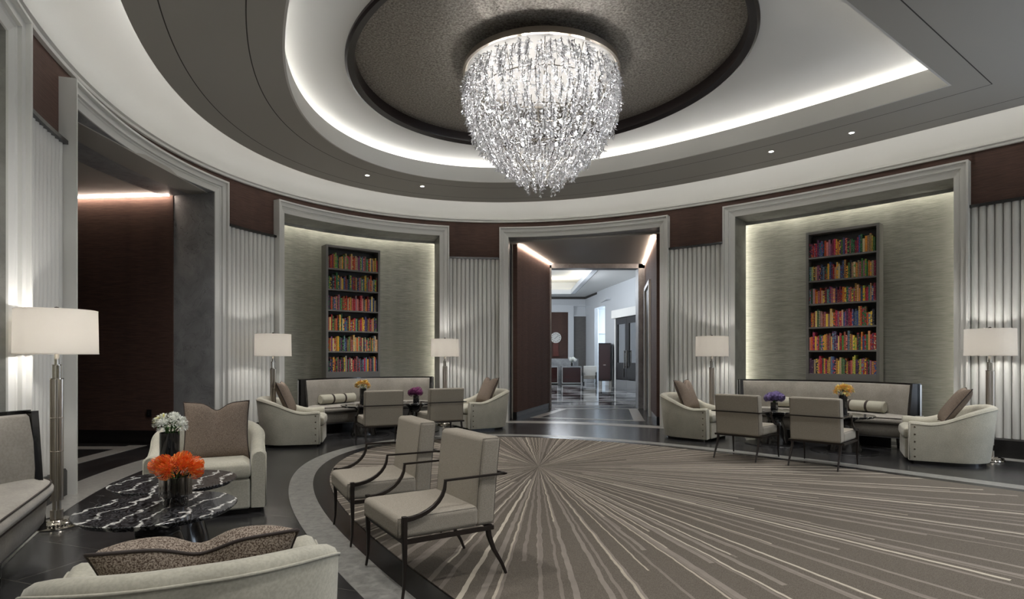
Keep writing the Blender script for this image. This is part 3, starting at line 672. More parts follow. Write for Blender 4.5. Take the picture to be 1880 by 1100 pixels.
b = MB(); b.box(1.8, 35.2, 0, 3.35, 35.31, 4.15); struct(b.build('wall_lobby_brown_panel', M['brown']))
b = MB(); b.box(3.72, 35.2, .35, 4.56, 35.31, 3.9); struct(b.build('wall_lobby_grey_panel', M['greywall']))
b = MB(); b.box(3.35, 35.05, 0, 3.68, 35.3, 4.15); b.box(1.5, 35.05, 4.15, 3.68, 35.3, 4.5); b.box(3.68, 35.1, 3.9, 4.6, 35.3, 3.98); b.box(3.68, 35.1, 0, 4.6, 35.3, .35); trim(b, M['lobby_white'])
# cased opening to the bright bay on the right of the lobby
b = MB()
wallbox(b, (4.62, 35.15), (4.70, 33.3), 0, 4.25, -.2) if False else None
wallbox(b, (4.68, 34.4), (4.80, 33.3), 0, 4.45, .06); wallbox(b, (5.0, 31.6), (5.10, 30.7), 0, 4.45, .06); wallbox(b, (4.68, 34.4), (5.1, 30.7), 4.2, 4.45, .06); trim(b, M['lobby_white'])
b = MB(); b.box(4.9, 36.0, 0, 8.2, 36.1, 4.5); b.box(8.1, 30, 0, 8.2, 36, 4.5); b.box(4.8, 30, 4.4, 8.2, 36, 4.5); b.box(5.0, 35.7, 1.9, 7.6, 36.0, 2.05); b.box(5.2, 35.8, 2.9, 7.4, 36.0, 3.05); struct(b.build('wall_lobby_bay', M['lobby_white']))
b = MB(); wallbox(b, (5.2, 30.5), (5.42, 28.6), 0, 3.75, .04); struct(b.build('wall_lobby_right_panel', M['brown']))
# transom window above the double doors
b = MB(); 
def lw(f): return lerp((5.45, 27.9), (5.95, 24.2), f)
wallbox(b, lw(0), lw(1), 3.75, 4.45, .10); trim(b, M['lobby_white'])
b = MB(); wallbox(b, lw(.1), lw(.9), 3.85, 4.3, .115); struct(b.build('window_1', M['pane']))
for x, y in ((-1, 30), (2, 26), (-1, 21)):
    point((x, y, 4.2), 110, (.86, .92, 1.0), .5)
point((6.3, 33.2, 3.2), 150, (.75, .88, 1.0), .5)
point((2.2, 19.5, 3.9), 30, (.86, .92, 1.0), .4)
# ================================================================== OBJECTS
def sstep(a, b_, x):
    x = max(0., min(1., (x-a)/(b_-a))); return x*x*(3-2*x)
# the rug
b = MB(); rx, ry = W(CS, CT)
ue = UMAX-.9; ul = [ue*i/90 for i in range(91)]
Lp = [PW(-u, 2.64) for u in reversed(ul)]+[PW(u, 2.64) for u in ul[1:]]
k = len(ul)-1
for i in range(k):
    a, c = Lp[k-i], Lp[k+i]; a2, c2 = Lp[k-i-1], Lp[k+i+1]
    V = lambda p: b.vert((p[0]-rx, p[1]-ry, .009))
    if i == 0: b.face([V(a), V(c2), V(a2)])
    else: b.face([V(a), V(c), V(c2), V(a2)])
for i in range(len(Lp)-1):
    p, q = Lp[i], Lp[i+1]; b.face([b.vert((p[0]-rx, p[1]-ry, 0)), b.vert((q[0]-rx, q[1]-ry, 0)), b.vert((q[0]-rx, q[1]-ry, .009)), b.vert((p[0]-rx, p[1]-ry, .009))])
o = b.build('area_rug', M['rug']); o.location = (rx, ry, 0)
tag(o, 'large taupe rug with a starburst of pale rays, covering the middle of the floor', 'rug')
# ---------------------------------------------------------------- open-arm chair
def make_chair(label, group):
    t = thing('open_arm_chair', label, 'chair', group=group)
    b = MB(); b.box(-.31, -.365, .335, .31, .18, .468); s = b.build('seat', M['chair_fab'], t, bevel=.035, seg=4)
    # gentle crown on the seat
    b = MB(); rows = []
    for i in range(7):
        z = .335+.555*i/6; y0 = .155+.05*(i/6)**1.3; rows.append([(-.305, y0, z), (.305, y0, z), (.305, y0+.14, z), (-.305, y0+.14, z)])
    b.grid(rows, close_v=True, cap=True); b.build('backrest', M['chair_fab'], t, bevel=.03, seg=4)
    seam = lambda P_, par: (lambda mb: (mb.tube(P_+[P_[0]], .0024, 5), mb.build('seam', M['seam_fab'], par, smooth=True)))(MB())
    for sx in (-1, 1):
        P_ = [(sx*.2965, .155+.05*(i/6)**1.3+.0075, .3425+.5385*i/6) for i in range(7)]+[(sx*.2965, .155+.05*(i/6)**1.3+.1325, .3425+.5385*i/6) for i in range(6, -1, -1)]
        seam(P_, t)
        seam([(sx*.300, y_, z_) for y_, z_ in ((-.355, .346), (-.355, .457), (.155, .457), (.155, .346))], s)
    seam([(x_, -.354, z_) for x_, z_ in ((-.300, .346), (.300, .346))][:1]+[(.300, -.3545, .346)], s) if False else None
    b = MB()
    for sx in (-1, 1): b.box(sx*.322-.012, -.32, .312, sx*.322+.012, .27, .336)
    b.box(-.32, -.332, .312, .32, -.31, .336); b.box(-.32, .25, .312, .32, .275, .336); b.build('seat_frame', M['bronze'], t)
    for sx in (-1, 1):
        b = MB(); b.tube([(sx*.327, -.325, .475), (sx*.327, -.325, .34), (sx*.325, -.322, .2), (sx*.323, -.325, .08), (sx*.327, -.337, 0)], [.021, .020, .016, .012, .0105], 4); b.build('leg', M['bronze'], t, bevel=.003)
        b = MB(); P = [(sx*.285, .250, .335), (sx*.285, .262, .26), (sx*.287, .295, .17), (sx*.290, .355, .07), (sx*.291, .385, 0)]
        b.tube(P, [.021, .020, .017, .0135, .0115], 4); b.build('leg', M['bronze'], t, bevel=.003)
        b = MB(); P = []
        for i in range(9):
            a = pi/2*i/8; P.append((sx*.327, -.325+.26*sin(a), .455+.185*(1-cos(a))))
        P.append((sx*.327, -.063, .655)); b.tube(P, [.019, .018, .0175, .017, .016, .015, .014, .0125, .011, .010], 4); b.build('arm_support', M['bronze'], t, bevel=.002)
    b = MB()
    for sx in (-1, 1): b.box(sx*.327-.010, -.07, .650, sx*.327+.010, .365, .662)
    b.box(-.337, .338, .648, .337, .352, .664); b.build('arm_rail', M['bronze'], t)
    return t
gA = 'open-arm chairs'
ch = make_chair('oatmeal chair with thin dark open arms, the nearest one, on the rug edge', gA)
ch.location = (-.52, 3.85, .009); ch.rotation_euler = (0, 0, atan2(-.845, .53))
dup(ch, (-1.04, 4.78, .009), (-.89, -.46), 'oatmeal open-arm chair just behind the nearest one, front legs on the black band')
dup(ch, (-2.13, 9.50, .004), (-.42, .91), 'oatmeal chair seen from behind, left one of the pair facing the back sofa')
dup(ch, (-1.24, 10.18, .004), (-.47, .88), 'oatmeal chair seen from behind, right one of the pair facing the back sofa')
dup(ch, (3.30, 8.30, .009), (.70, .71), 'oatmeal chair seen from behind at the violet hydrangea table by the right sofa')
dup(ch, (4.05, 7.68, .009), (.70, .71), 'oatmeal chair seen from behind in front of the yellow flowers by the right sofa')
# ---------------------------------------------------------------- upholstered club chair
def make_club(label):
    t = thing('club_chair', label, 'armchair', group='cream studded club chairs')
    hw, fy, by, r = .475, -.44, .465, .42
    path = []
    for i in range(13): path.append((-hw, fy+(by-r-fy)*i/12, (-1, 0)))
    for i in range(1, 15):
        a = pi/2*i/15; path.append((-hw+r-r*cos(a), by-r+r*sin(a), (-cos(a), sin(a))))
    for i in range(9): path.append((-hw+r+(2*hw-2*r)*i/8, by, (0, 1)))
    for i in range(1, 15):
        a = pi/2*i/15; path.append((hw-r+r*sin(a), by-r+r*cos(a), (sin(a), cos(a))))
    for i in range(13): path.append((hw, by-r+(fy-by+r)*i/12, (1, 0)))
    rows = []; wel = []
    for i, (x, y, n) in enumerate(path):
        h = .548+.226*sstep(-.24, .50, y)+.012*sstep(-.25, -.4, y)
        lean = .08*sstep(0, .45, y)+.0
        def P(off, z): 
            o_ = off+lean*(z/h); return (x+n[0]*o_, y+n[1]*o_, z)
        endt = 0
        sec = [P(-.005, .045), P(0, .07), P(.004, h*.5), P(.002, h-.035), P(-.012, h-.008), P(-.04, h+.004), P(-.075, h), P(-.105, h-.02), P(-.118, h-.06), P(-.125, h*.55), P(-.125, .05)]
        rows.append(sec); wel.append(P(.004, h-.03))
    # soft closed ends of the arms
    for idx, rr in ((0, rows[0]), (-1, rows[-1])):
        e = []
        for s_ in (.6,):
            cx_ = sum(p[0] for p in rr)/len(rr)
            e = [(p[0]*(1-.12)+cx_*.12, p[1]-.018, p[2] if k_ in (0, 10) else p[2]-.012) for k_, p in enumerate(rr)]
        if idx == 0: rows.insert(0, e)
        else: rows.append(e)
    b = MB(); b.grid(rows); 
    b.face([b.vert(p) for p in rows[0]]); b.face([b.vert(p) for p in rows[-1]][::-1])
    shell = b.build('shell', M['club_fab'], t, smooth=True, auto=55)
    b = MB(); b.tube(wel, .0055, 6)
    for q, e in ((wel[0], -1), (wel[-1], 1)): b.tube([(q[0], q[1]-.012, q[2]), (q[0], q[1]-.014, .3), (q[0], q[1]-.012, .055)], .0055, 6)
    b.build('welt', M['club_fab'], shell, smooth=True)
    b = MB(); b.box(-.345, -.495, .05, .345, .27, .318); b.build('seat_base', M['club_fab'], t, bevel=.02, seg=3)
    b = MB(); rows = []
    for j in range(7):
        z = [.322, .335, .36, .41, .445, .462, .468][j]; ins = [.03, .008, 0, 0, .008, .03, .06][j]; rows.append([(x*(.35-ins)/.35, y+(ins if y < 0 else -ins), z+(.012 if j == 6 else 0)) for x, y in ((-.35, -.51), (-.12, -.52), (.12, -.52), (.35, -.51), (.35, -.1), (.35, .28), (-.35, .28), (-.35, -.1))])
    b.grid(rows, close_v=True, cap=True); b.build('seat_cushion', M['club_fab'], t, bevel=.012, seg=3)
    pl = [(x*.9, y*.92) for x, y, n in path]; b = MB(); b.prism(pl, 0, .06); b.build('plinth', M['black_base'], t)
    for sx in (-1, 1):
        for k_ in range(5):
            b = MB(); z = .10+.098*k_
            b.lathe([(.0001, .010), (.006, .009), (.0105, .004), (.0115, 0)], 10)
            o = b.build('stud', M['stud'], shell, smooth=True); o.rotation_euler = (0, sx*pi/2, 0); o.location = (sx*(.4785), -.395, z)
    return t
club = make_club('cream club chair seen from behind, closest of all, filling the lower left corner')
club.location = (-1.175, 2.20, 0); club.rotation_euler = (0, 0, atan2(-.44, -.90))
dup(club, (-2.87, 5.58, 0), (.42, -.91), 'cream club chair facing us behind the two black marble tables')
dup(club, (-3.58, 9.62, 0), (.95, .22), 'cream club chair left of the back sofa, under the second lamp, facing right')
dup(club, (-.62, 11.82, 0), (-.88, -.48), 'cream club chair right of the back sofa, beside the doorway, facing left')
dup(club, (3.20, 10.40, 0), (.74, -.67), 'cream club chair just right of the doorway with its back to the door')
dup(club, (5.91, 8.02, 0), (-.88, .48), 'cream club chair at the right edge, under the right-hand lamp')
# ---------------------------------------------------------------- scatter pillows
def make_pillow(name, label, mat, s=.50, th=.17, chop=.07, group='brown scatter pillows'):
    t = thing(name, label, 'pillow', group=group)
    N = 24; rows = []; rim = []
    def P(u, v, side):
        # u,v in -1..1 ; pinched corners, dent in the top edge
        x = u*s/2*(1-.07*(1-abs(v)**2)*abs(u)**3+.02); z = v*s/2*(1-.07*(1-abs(u)**2)*abs(v)**3+.02)
        if v > 0: z -= chop*v**2*math.exp(-(u/.28)**2)
        k = max(0, (1-u**4))*max(0, (1-v**4)); y = side*th/2*k**.55
        y -= side*.035*math.exp(-(u/.2)**2)*sstep(-.2, 1, v)*(1-v**6)
        return (x, y, z)
    b = MB(); g = {}
    for side in (-1, 1):
        rows = [[P(-1+2*i/N, -1+2*j/N, side) for j in range(N+1)] for i in range(N+1)]
        b.grid(rows if side == 1 else rows[::-1])
    cov = b.build('cover', mat, t, smooth=True)
    rim = [P(-1+2*i/N, 1, 1) for i in range(N)]+[P(1, 1-2*i/N, 1) for i in range(N)]+[P(1-2*i/N, -1, 1) for i in range(N)]+[P(-1, -1+2*i/N, 1) for i in range(N+1)]
    b = MB(); b.tube(rim, .0065, 6); b.build('piping', M['piping'], cov, smooth=True)
    return t
def put_pillow(o, x, y, z, face, lean, roll=0):
    # lean back by 'lean' about the pillow's own width axis
    o.rotation_mode = 'QUATERNION'
    q = Matrix.Rotation(atan2(face[0], -face[1]), 4, 'Z') @ Matrix.Rotation(-lean, 4, 'X') @ Matrix.Rotation(roll, 4, 'Y')
    o.rotation_quaternion = q.to_quaternion(); o.location = (x, y, z)
pl1 = make_pillow('scatter_pillow', 'large brown boucle pillow with dark piping on the closest club chair', M['pillow'], .62, .20, .075)
put_pillow(pl1, -1.16, 2.20, .575, (-.44, .90), .86)
pl2 = make_pillow('scatter_pillow', 'taupe tweed pillow with a chopped top on the club chair behind the marble tables', M['pillow2'], .55, .16, .07)
put_pillow(pl2, -2.79, 5.56, .715, (.42, -.91), .22)
def dpil(src, label, *a, **k):
    o = dup(src, (0, 0, 0), label=label); put_pillow(o, *a, **k); return o
dpil(pl2, 'brown pillow tilted in the club chair left of the back sofa', -3.68, 9.58, .76, (.95, .22), .42)
dpil(pl2, 'brown pillow tilted in the club chair beside the left side of the doorway', -.50, 11.86, .755, (-.88, -.48), .45)
dpil(pl2, 'brown pillow tilted in the club chair right of the doorway', 3.12, 10.50, .755, (.74, -.67), .42)
dpil(pl2, 'brown pillow slumped in the club chair at the right edge', 5.98, 7.95, .765, (-.86, .51), .60)
# ---------------------------------------------------------------- crescent sofas
def make_sofa(label):
    t = thing('curved_sofa', label, 'sofa', group='crescent sofas')
    R, HA = 2.07, .712        # radius and half angle of the back; local y = 0 at the tips, + towards the wall
    yc = .5-R
    A = lambda a, r: (r*sin(a), yc+r*cos(a))
    N = 36; an = [-HA+2*HA*i/N for i in range(N+1)]
    # upholstered inside back
    b = MB(); rows = []
    for a in an:
        e = 1
        rows.append([(*A(a, R-.16), .42), (*A(a, R-.17), .60), (*A(a, R-.155), .80), (*A(a, R-.115), .975), (*A(a, R-.085), .995), (*A(a, R-.06), .985), (*A(a, R-.05), .42)])
    b.grid(rows, cap=True); b.build('back_cushion', M['sofa_back'], t, smooth=True, auto=60)
    # black lacquer outer frame with its thicker ends
    b = MB(); an2 = [-HA-.028+2*(HA+.028)*i/N for i in range(N+1)]
    rows = [[(*A(a, R-.055), .15), (*A(a, R-.055), 1.02), (*A(a, R), 1.02), (*A(a, R), .15)] for a in an2]
    b.grid(rows, close_v=True, cap=True)
    for s_ in (-1, 1):
        rows = [[(*A(s_*x, R-.21), .15), (*A(s_*x, R-.13), 1.015), (*A(s_*x, R-.02), 1.015), (*A(s_*x, R-.02), .15)] for x in (HA+.002, HA+.028)]
        b.grid(rows, close_v=True, cap=True)
    b.build('back_frame', M['wood'], t)
    b = MB()
    for s_ in (-1, 1):
        b = MB(); rows = [[(*A(s_*x, R-.02), .15), (*A(s_*x, R-.02), 1.0), (*A(s_*x, R+.006), 1.0), (*A(s_*x, R+.006), .15)] for x in (HA+.022, HA+.032)]
        b.grid(rows, close_v=True, cap=True); b.build('metal_edge', M['steel'], t)
    # seat: cross sections from the back arc to a bowed front, rounded off at both ends
    def sect(ins, zf, K=40):
        out = []
        for i in range(K+1):
            c_ = -cos(pi*i/K); x = (1.50-ins)*c_; u = abs(c_)
            yb = yc+sqrt(max(0, (R-.12)**2-min(x*x, 1.29**2))) if True else 0
            yb = min(yb, .42); ye = .02
            yf = ye-(ye+.245-ins)*(max(0, 1-u**13))**.5
            out.append((x, yf, max(yb, yf+.02)))
        return out
    def slab(levels, crown=0):
        # levels: (z, inset) from the bottom of the front face up to the top edge
        K = 40; S = [sect(ins, 0, K) for z, ins in levels]; rows = []
        for i in range(K+1):
            r_ = [(S[k_][i][0], S[k_][i][1], levels[k_][0]) for k_ in range(len(levels))]
            xt, yf, yb = S[-1][i]
            for f in (.25, .5, .75, 1): r_.append((xt, yf+(yb-yf)*f, levels[-1][0]+crown*sin(pi*min(f, .9)/.9*.5+.0)*(1 if 0 < i < K else .3)))
            r_.append((xt, yb, levels[0][0])); rows.append(r_)
        mb = MB(); mb.grid(rows, close_v=True, cap=True); return mb, S
    mb, S = slab([(.387, .05), (.394, .018), (.42, -.004), (.455, -.006), (.485, .010), (.503, .038), (.512, .075)], .025)
    sct = mb.build('seat_cushion', M['sofa_fab'], t, smooth=True, auto=75)
    for z, q_ in ((.488, .008), (.396, .012)):
        b = MB(); b.tube([(x, y, z) for x, y, _ in sect(q_, 0)], .006, 6); b.build('welt', M['piping'], sct, smooth=True)
    mb, S = slab([(.20, .060), (.215, .045), (.30, .035), (.386, .03)]); mb.build('seat_base', M['sofa_fab'], t, smooth=True, auto=75)
    mb, S = slab([(.184, .065), (.201, .058)]); mb.build('base_rail', M['steel'], t)
    b = MB(); b.prism([(-1.0, .02), (1.0, .02), (.8, .22), (-.8, .22)], 0, .175); b.build('plinth', M['black_base'], t)
    for x, y in ((-1.08, .06), (1.08, .06), (-.62, -.08), (.62, -.08)):
        b = MB(); b.tube([(x, y, .18), (x*1.01, y-.01, 0)], [.03, .02], 4); b.build('leg', M['wood'], t)
    return t
def onichord(c, e1, n, a, m): return (c[0]+e1[0]*a+n[0]*m, c[1]+e1[1]*a+n[1]*m)
NL = ((-2.797, 11.71), (UX, UY), (DX, DY))                      # centre, along, inward
NR = ((5.34, 9.875), (.714, -.70), (-.70, -.714))
NN = ((-3.22, 3.37), (.475, -.88), (.88, .475))
sofa = make_sofa('greige crescent sofa below the back wall bookcase, between two club chairs')
x, y = onichord(*NL, -.11, .17); sofa.location = (x, y, 0); sofa.rotation_euler = (0, 0, atan2(NL[2][0], -NL[2][1]))
x, y = onichord(*NR, -.09, .17); dup(sofa, (x, y, 0), NR[2], 'greige crescent sofa on the right below the larger bookcase')
sf3 = dup(sofa, (-3.03, 3.09, 0), (.90, .44), 'greige crescent sofa cut off by the left edge, beside the nearest lamp')
def make_bolster(label):
    t = thing('bolster', label, 'bolster', group='cream bolsters with black bands')
    b = MB(); L, r = .40, .088
    prof = [(.001, -L), (r*.8, -L-.004), (r, -L+.015), (r, L-.015), (r*.8, L+.004), (.001, L)]
    b.lathe(prof, 24); cov = b.build('cover', M['bolster'], t, smooth=True, auto=50)
    for z in (-.14, .14):
        b = MB(); b.lathe([(r+.001, z-.02), (r+.005, z-.018), (r+.005, z+.018), (r+.001, z+.02)], 24); b.build('band', M['piping'], cov, smooth=True, auto=50)
    b = MB()
    for z in (-L+.012, L-.012): b.lathe([(r+.0, z-.004), (r+.005, z), (r, z+.004)], 24)
    b.build('welt', M['bolster'], cov, smooth=True)
    return t
bol = None
def put_bolster(sf, a, label, ry=.235):
    global bol
    if bol is None: bol = make_bolster(label); o = bol
    else: o = dup(bol, (0, 0, 0), label=label)
    R = 2.07-.27; lx, ly = R*sin(a), (.5-2.07)+R*cos(a); rz = sf.rotation_euler.z
    q = Matrix.Rotation(rz, 4, 'Z') @ Vector((lx, ly, 0)); o.location = (sf.location[0]+q.x, sf.location[1]+q.y, .632)
    o.rotation_mode = 'XYZ'; o.rotation_euler = (0, pi/2, rz-a)
    return o
sR = [o for o in COL.objects if o.name.startswith('curved_sofa')]
put_bolster(sofa, -.34, 'cream bolster with two black bands, left one on the sofa at the back')
put_bolster(sofa, .18, 'cream bolster with black bands, half hidden by the chair in front of the back sofa')
put_bolster(sR[1], .30, 'cream bolster with two black bands, right one on the right-hand sofa')
put_bolster(sR[1], -.20, 'cream bolster mostly hidden behind a chair and the yellow flowers on the right-hand sofa')
put_bolster(sf3, -.10, 'cream bolster on the sofa at the left edge, only its round end in view')
# ---------------------------------------------------------------- pedestal tables
def make_table(label, ht=.55, r=.41):
    t = thing('pedestal_table', label, 'table', group='round marble pedestal tables')
    b = MB(); b.lathe([(.001, ht-.035), (r-.045, ht-.035), (r-.03, ht-.032), (r, ht-.006), (r, ht-.002), (r-.004, ht), (.001, ht)], 72); b.build('tabletop', M['marble'], t, smooth=True, auto=25)
    b = MB(); b.lathe([(.235, .014), (.235, .02), (.215, .10), (.17, .25), (.13, .35), (.115, .40), (.12, .44), (.16, .49), (.20, ht-.036)], 40); b.build('pedestal', M['wood'], t, smooth=True, auto=60)
    b = MB(); b.lathe([(.001, .004), (.001, .015), (.455, .015), (.46, .004)][::-1], 64); b.build('base_plate', M['black_band'], t, smooth=True, auto=40)
    return t
tb = make_table('nearest black marble table, holding the ribbed vase of orange flowers')
tb.location = (-2.02, 3.36, 0); tb.rotation_euler = (0, 0, .3)
tf = make_table('lower black marble table behind the nearest one, holding the white flowers', .495, .42)
tf.location = (-2.50, 4.36, 0); tf.rotation_euler = (0, 0, .5)
T1 = (-2.70, 10.72, 0); T2 = (-1.87, 11.35, 0); T3 = (4.30, 9.62, 0); T4 = (5.00, 8.85, 0)
dup(tb, T1, label='dark round table with yellow flowers before the back sofa')
dup(tb, T2, label='dark round table with magenta flowers before the back sofa, half hidden by a chair')
dup(tb, T3, label='dark round table with the violet hydrangea before the right-hand sofa')
dup(tb, T4, label='dark round table with the yellow flowers before the right-hand sofa')
# ---------------------------------------------------------------- floor lamps
def make_lamp(label):
    t = thing('floor_lamp', label, 'floor lamp', group='nickel floor lamps')
    b = MB(); b.lathe([(.001, 0), (.168, 0), (.172, .008), (.165, .02), (.15, .026), (.148, .034), (.13, .04), (.12, .05), (.10, .052), (.09, .062), (.07, .064), (.001, .066)], 48)
    for k in range(36):
        a = 2*pi*k/36; b.T = Matrix.Translation((.142*cos(a), .142*sin(a), .028)) @ Matrix.Rotation(a, 4, 'Z'); b.box(-.014, -.007, 0, .014, .007, .012)
    b.T = Matrix.Identity(4); b.build('base', M['nickel'], t, smooth=True, auto=35)
    b = MB(); b.reeded(.046, .062, .135, 18); b.reeded(.030, .135, .215, 14); b.reeded(.046, .215, 1.23, 18, d=.10)
    for z in (.62, .90): b.lathe([(.0455, z), (.0475, z+.002), (.0475, z+.006), (.0455, z+.008)], 36)
    b.build('shaft', M['nickel_brushed'], t, smooth=True, auto=40)
    b = MB(); b.reeded(.030, 1.232, 1.345, 12); b.lathe([(.034, 1.34), (.034, 1.348), (.001, 1.348)], 24); b.lathe([(.049, 1.226), (.049, 1.234), (.001, 1.234)], 24); b.lathe([(.018, 1.345), (.018, 1.44), (.010, 1.46), (.010, 1.70)], 16); b.build('neck', M['nickel'], t, smooth=True, auto=40)
    b = MB(); r = .29; b.lathe([(r-.004, 1.435), (r, 1.435), (r-.006, 1.80), (r-.010, 1.80), (r-.004, 1.435)], 64); shd = b.build('lamp_shade', M['shade'], t, smooth=True, auto=50)
    b = MB(); b.lathe([(r+.001, 1.433), (r+.002, 1.436), (r+.001, 1.441)], 64); b.build('shade_trim', M['shade'], shd, smooth=True); b = MB(); b.lathe([(r-.006, 1.795), (r-.004, 1.80), (r-.010, 1.802)], 64)
    for k in range(3): 
        a = 2*pi*k/3+.4; b.tube([(0, 0, 1.78), ((r-.008)*cos(a), (r-.008)*sin(a), 1.785)], .003, 6)
    b.build('shade_ring', M['shade'], shd, smooth=True)
    b = MB(); b.lathe([(.001, 1.772), (.012, 1.775), (.016, 1.80), (.018, 1.825), (.001, 1.83)], 12); b.build('finial', M['bronze'], t, smooth=True)
    b = MB(); b.lathe([(.001, 1.56), (.022, 1.57), (.032, 1.60), (.022, 1.64), (.001, 1.655)], 12); b.build('light_bulb', M['bulb'], t, smooth=True)
    point((0, 0, 1.60), L_LAMP, (1, .965, .93), .04, t)
    return t
lmp = make_lamp('nickel floor lamp with a white drum shade, closest and largest, beside the left-edge sofa')
lmp.location = (-3.80, 4.91, 0)
for x, y, lb in ((-3.98, 9.80, 'nickel floor lamp on the left, standing behind the club chair left of the back sofa'), (-1.40, 12.28, 'nickel floor lamp left of the doorway, behind the right-hand chair of the back group'),
                 (3.67, 10.80, 'nickel floor lamp right of the doorway, against the fluted wall'), (6.54, 8.05, 'nickel floor lamp at the right edge, behind the last club chair')):
    dup(lmp, (x, y, 0), label=lb)
# ---------------------------------------------------------------- bookcases and books
def make_book(i):
    w, h, d = (.022, .030, .026, .034)[i % 4], (.26, .23, .29, .245, .27)[i % 5], .19
    b = MB(); n = 6; rows = []
    for z in (0, h):
        rows.append([(-w/2, d/2, z), (-w/2, -d/2+.006, z)]+[(-w/2*cos(pi*k/n), -d/2-.006*sin(pi*k/n)+.006, z) for k in range(1, n)]+[(w/2, -d/2+.006, z), (w/2, d/2, z)])
    b.grid(rows, close_v=True, cap=True); return b, w, h
BK = []
for i in range(20):
    b, w, h = make_book(i); me = bpy.data.meshes.new('book'); me.from_pydata(b.v, [], b.f); me.materials.append(M['book']); BK.append((me, w, h, b))
ORD = ['top', 'second', 'third', 'fourth', 'fifth', 'bottom']
rnd = random.Random(3)
def bookcase(chord, m, which, label, nmax, sh):
    c, e1, n = chord; x, y = onichord(c, e1, n, sh, m); rz = atan2(n[0], -n[1])
    t = thing('bookcase', label, 'bookcase', (x, y, 0), n, 'grey bookcases')
    W_, Z0, Z1, D = 1.14, .92, 3.64, .26     # local: front at y = 0, back at +D
    b = MB()
    for s_ in (-1, 1): b.box(s_*W_/2-(.045 if s_ > 0 else 0), 0, Z0, s_*W_/2+(.045 if s_ < 0 else 0), D, Z1)
    b.box(-W_/2+.045, 0, Z1-.045, W_/2-.045, D, Z1); b.box(-W_/2+.045, 0, Z0, W_/2-.045, D, Z0+.21); b.build('carcass', M['shelfgrey'], t, bevel=.002)
    b = MB(); b.box(-W_/2+.045, D-.02, Z0+.21, W_/2-.045, D-.005, Z1-.045); b.build('back_panel', M['shelfdark'], t)
    zs = []; zt = Z1-.045; zb = Z0+.21; st = (zt-zb)/6
    for k in range(1, 6):
        z = zt-st*k; b = MB(); b.box(-W_/2+.045, .004, z-.028, W_/2-.045, D-.02, z); b.build('shelf', M['shelfgrey'], t); zs.append(z)
    zs.append(zb)
    Rm = Matrix.Translation((x, y, 0)) @ Matrix.Rotation(rz, 4, 'Z')
    left = nmax; stuff = MB(); bb = 0
    for r_ in range(5, -1, -1):
        xx = -W_/2+.05
        while True:
            me, w, h, bm = BK[rnd.randrange(20)]
            k_ = rnd.uniform(.92, 1.1); hs = rnd.uniform(.86, 1.12)*(st-.03)/.36 if False else rnd.uniform(.90, 1.14)
            if xx+w*k_ > W_/2-.047: break
            tilt = 0
            L = Rm @ Matrix.Translation((xx+w*k_/2, .12+rnd.uniform(-.008, .008), zs[r_]+.001)) @ Matrix.Diagonal((k_, 1, hs, 1))
            if left > 0:
                o = bpy.data.objects.new('book', me); COL.objects.link(o); o.matrix_world = L
                o.location = L.to_translation(); o.rotation_euler = (0, 0, rz); o.scale = (k_, 1, hs)
                tag(o, 'patterned cloth-covered book upright on the %s shelf of the %s bookcase' % (ORD[r_], which), 'book', 'books on the %s shelf of the %s bookcase' % (ORD[r_], which)); left -= 1
            else:
                base = len(stuff.v); stuff.v += [tuple(L @ Vector(v)) for v in bm.v]; stuff.f += [tuple(i+base for i in f) for f in bm.f]; stuff.m += [0]*len(bm.f)
            xx += w*k_+.0006
    if stuff.v:
        o = stuff.build('packed_books', M['book']); tag(o, 'rows of patterned cloth-covered books on the upper shelves of the %s bookcase' % which, 'books', kind='stuff')
    return t
bookcase(NR, -.38, 'right', 'tall grey bookcase of colourful books above the right-hand sofa', 222, .065)
bookcase(NL, -.38, 'left', 'tall grey bookcase of colourful books above the sofa at the back', 78, -.21)
# ---------------------------------------------------------------- vases and flowers
def vase(label, loc, prof, mat, grp=None, name='vase', seg=32):
    b = MB(); b.lathe(prof, seg); o = b.build(name, mat, smooth=True, auto=40); o.location = loc; tag(o, label, 'vase', grp); return o
def petal(b, base, d, L, w, up=.2, thick=0):
    d = Vector(d).normalized(); s_ = d.cross(Vector((0, 0, 1)))
    s_ = s_.normalized() if s_.length > .01 else Vector((1, 0, 0)); n = s_.cross(d).normalized(); B = Vector(base)
    p = [B, B+d*L*.5+s_*w/2+n*L*up*.3, B+d*L+n*L*up*.0, B+d*L*.5-s_*w/2+n*L*up*.3, B+d*L*.5+n*L*up*.1]
    i = [b.vert(q) for q in p]; b.face((i[0], i[1], i[4])); b.face((i[1], i[2], i[4])); b.face((i[2], i[3], i[4])); b.face((i[3], i[0], i[4]))
def rdir(r_, up=0):
    while True:
        v = Vector((r_.uniform(-1, 1), r_.uniform(-1, 1), r_.uniform(-1+up, 1)))
        if .1 < v.length < 1: return v.normalized()
def stem(t, a, c, r=.004):
    b = MB(); a = Vector(a); c = Vector(c); b.tube([a, a.lerp(c, .5)+Vector((0, 0, .01)), c], r, 5); b.build('stem', M['green'], t)
def blooms(name, label, cat, grp, base, R, n, maker, hub=.06, flat=.75, top=0):
    r_ = random.Random(hash(label) % 1000 if False else len(label)*7+n)
    for k in range(n):
        a = 2*pi*k*.618+.3; q = sqrt((k+.5)/n); el = (pi/2)*(1-q*.88)
        c = Vector((R*cos(el)*cos(a), R*cos(el)*sin(a), R*flat*sin(el)+top))
        t = thing(name, label, cat, tuple(Vector(base)+c), None, grp)
        stem(t, (-c.x*.9, -c.y*.9, -c.z-.06), (-c.x*.1, -c.y*.1, -.01))
        maker(t, c.normalized(), r_, k)
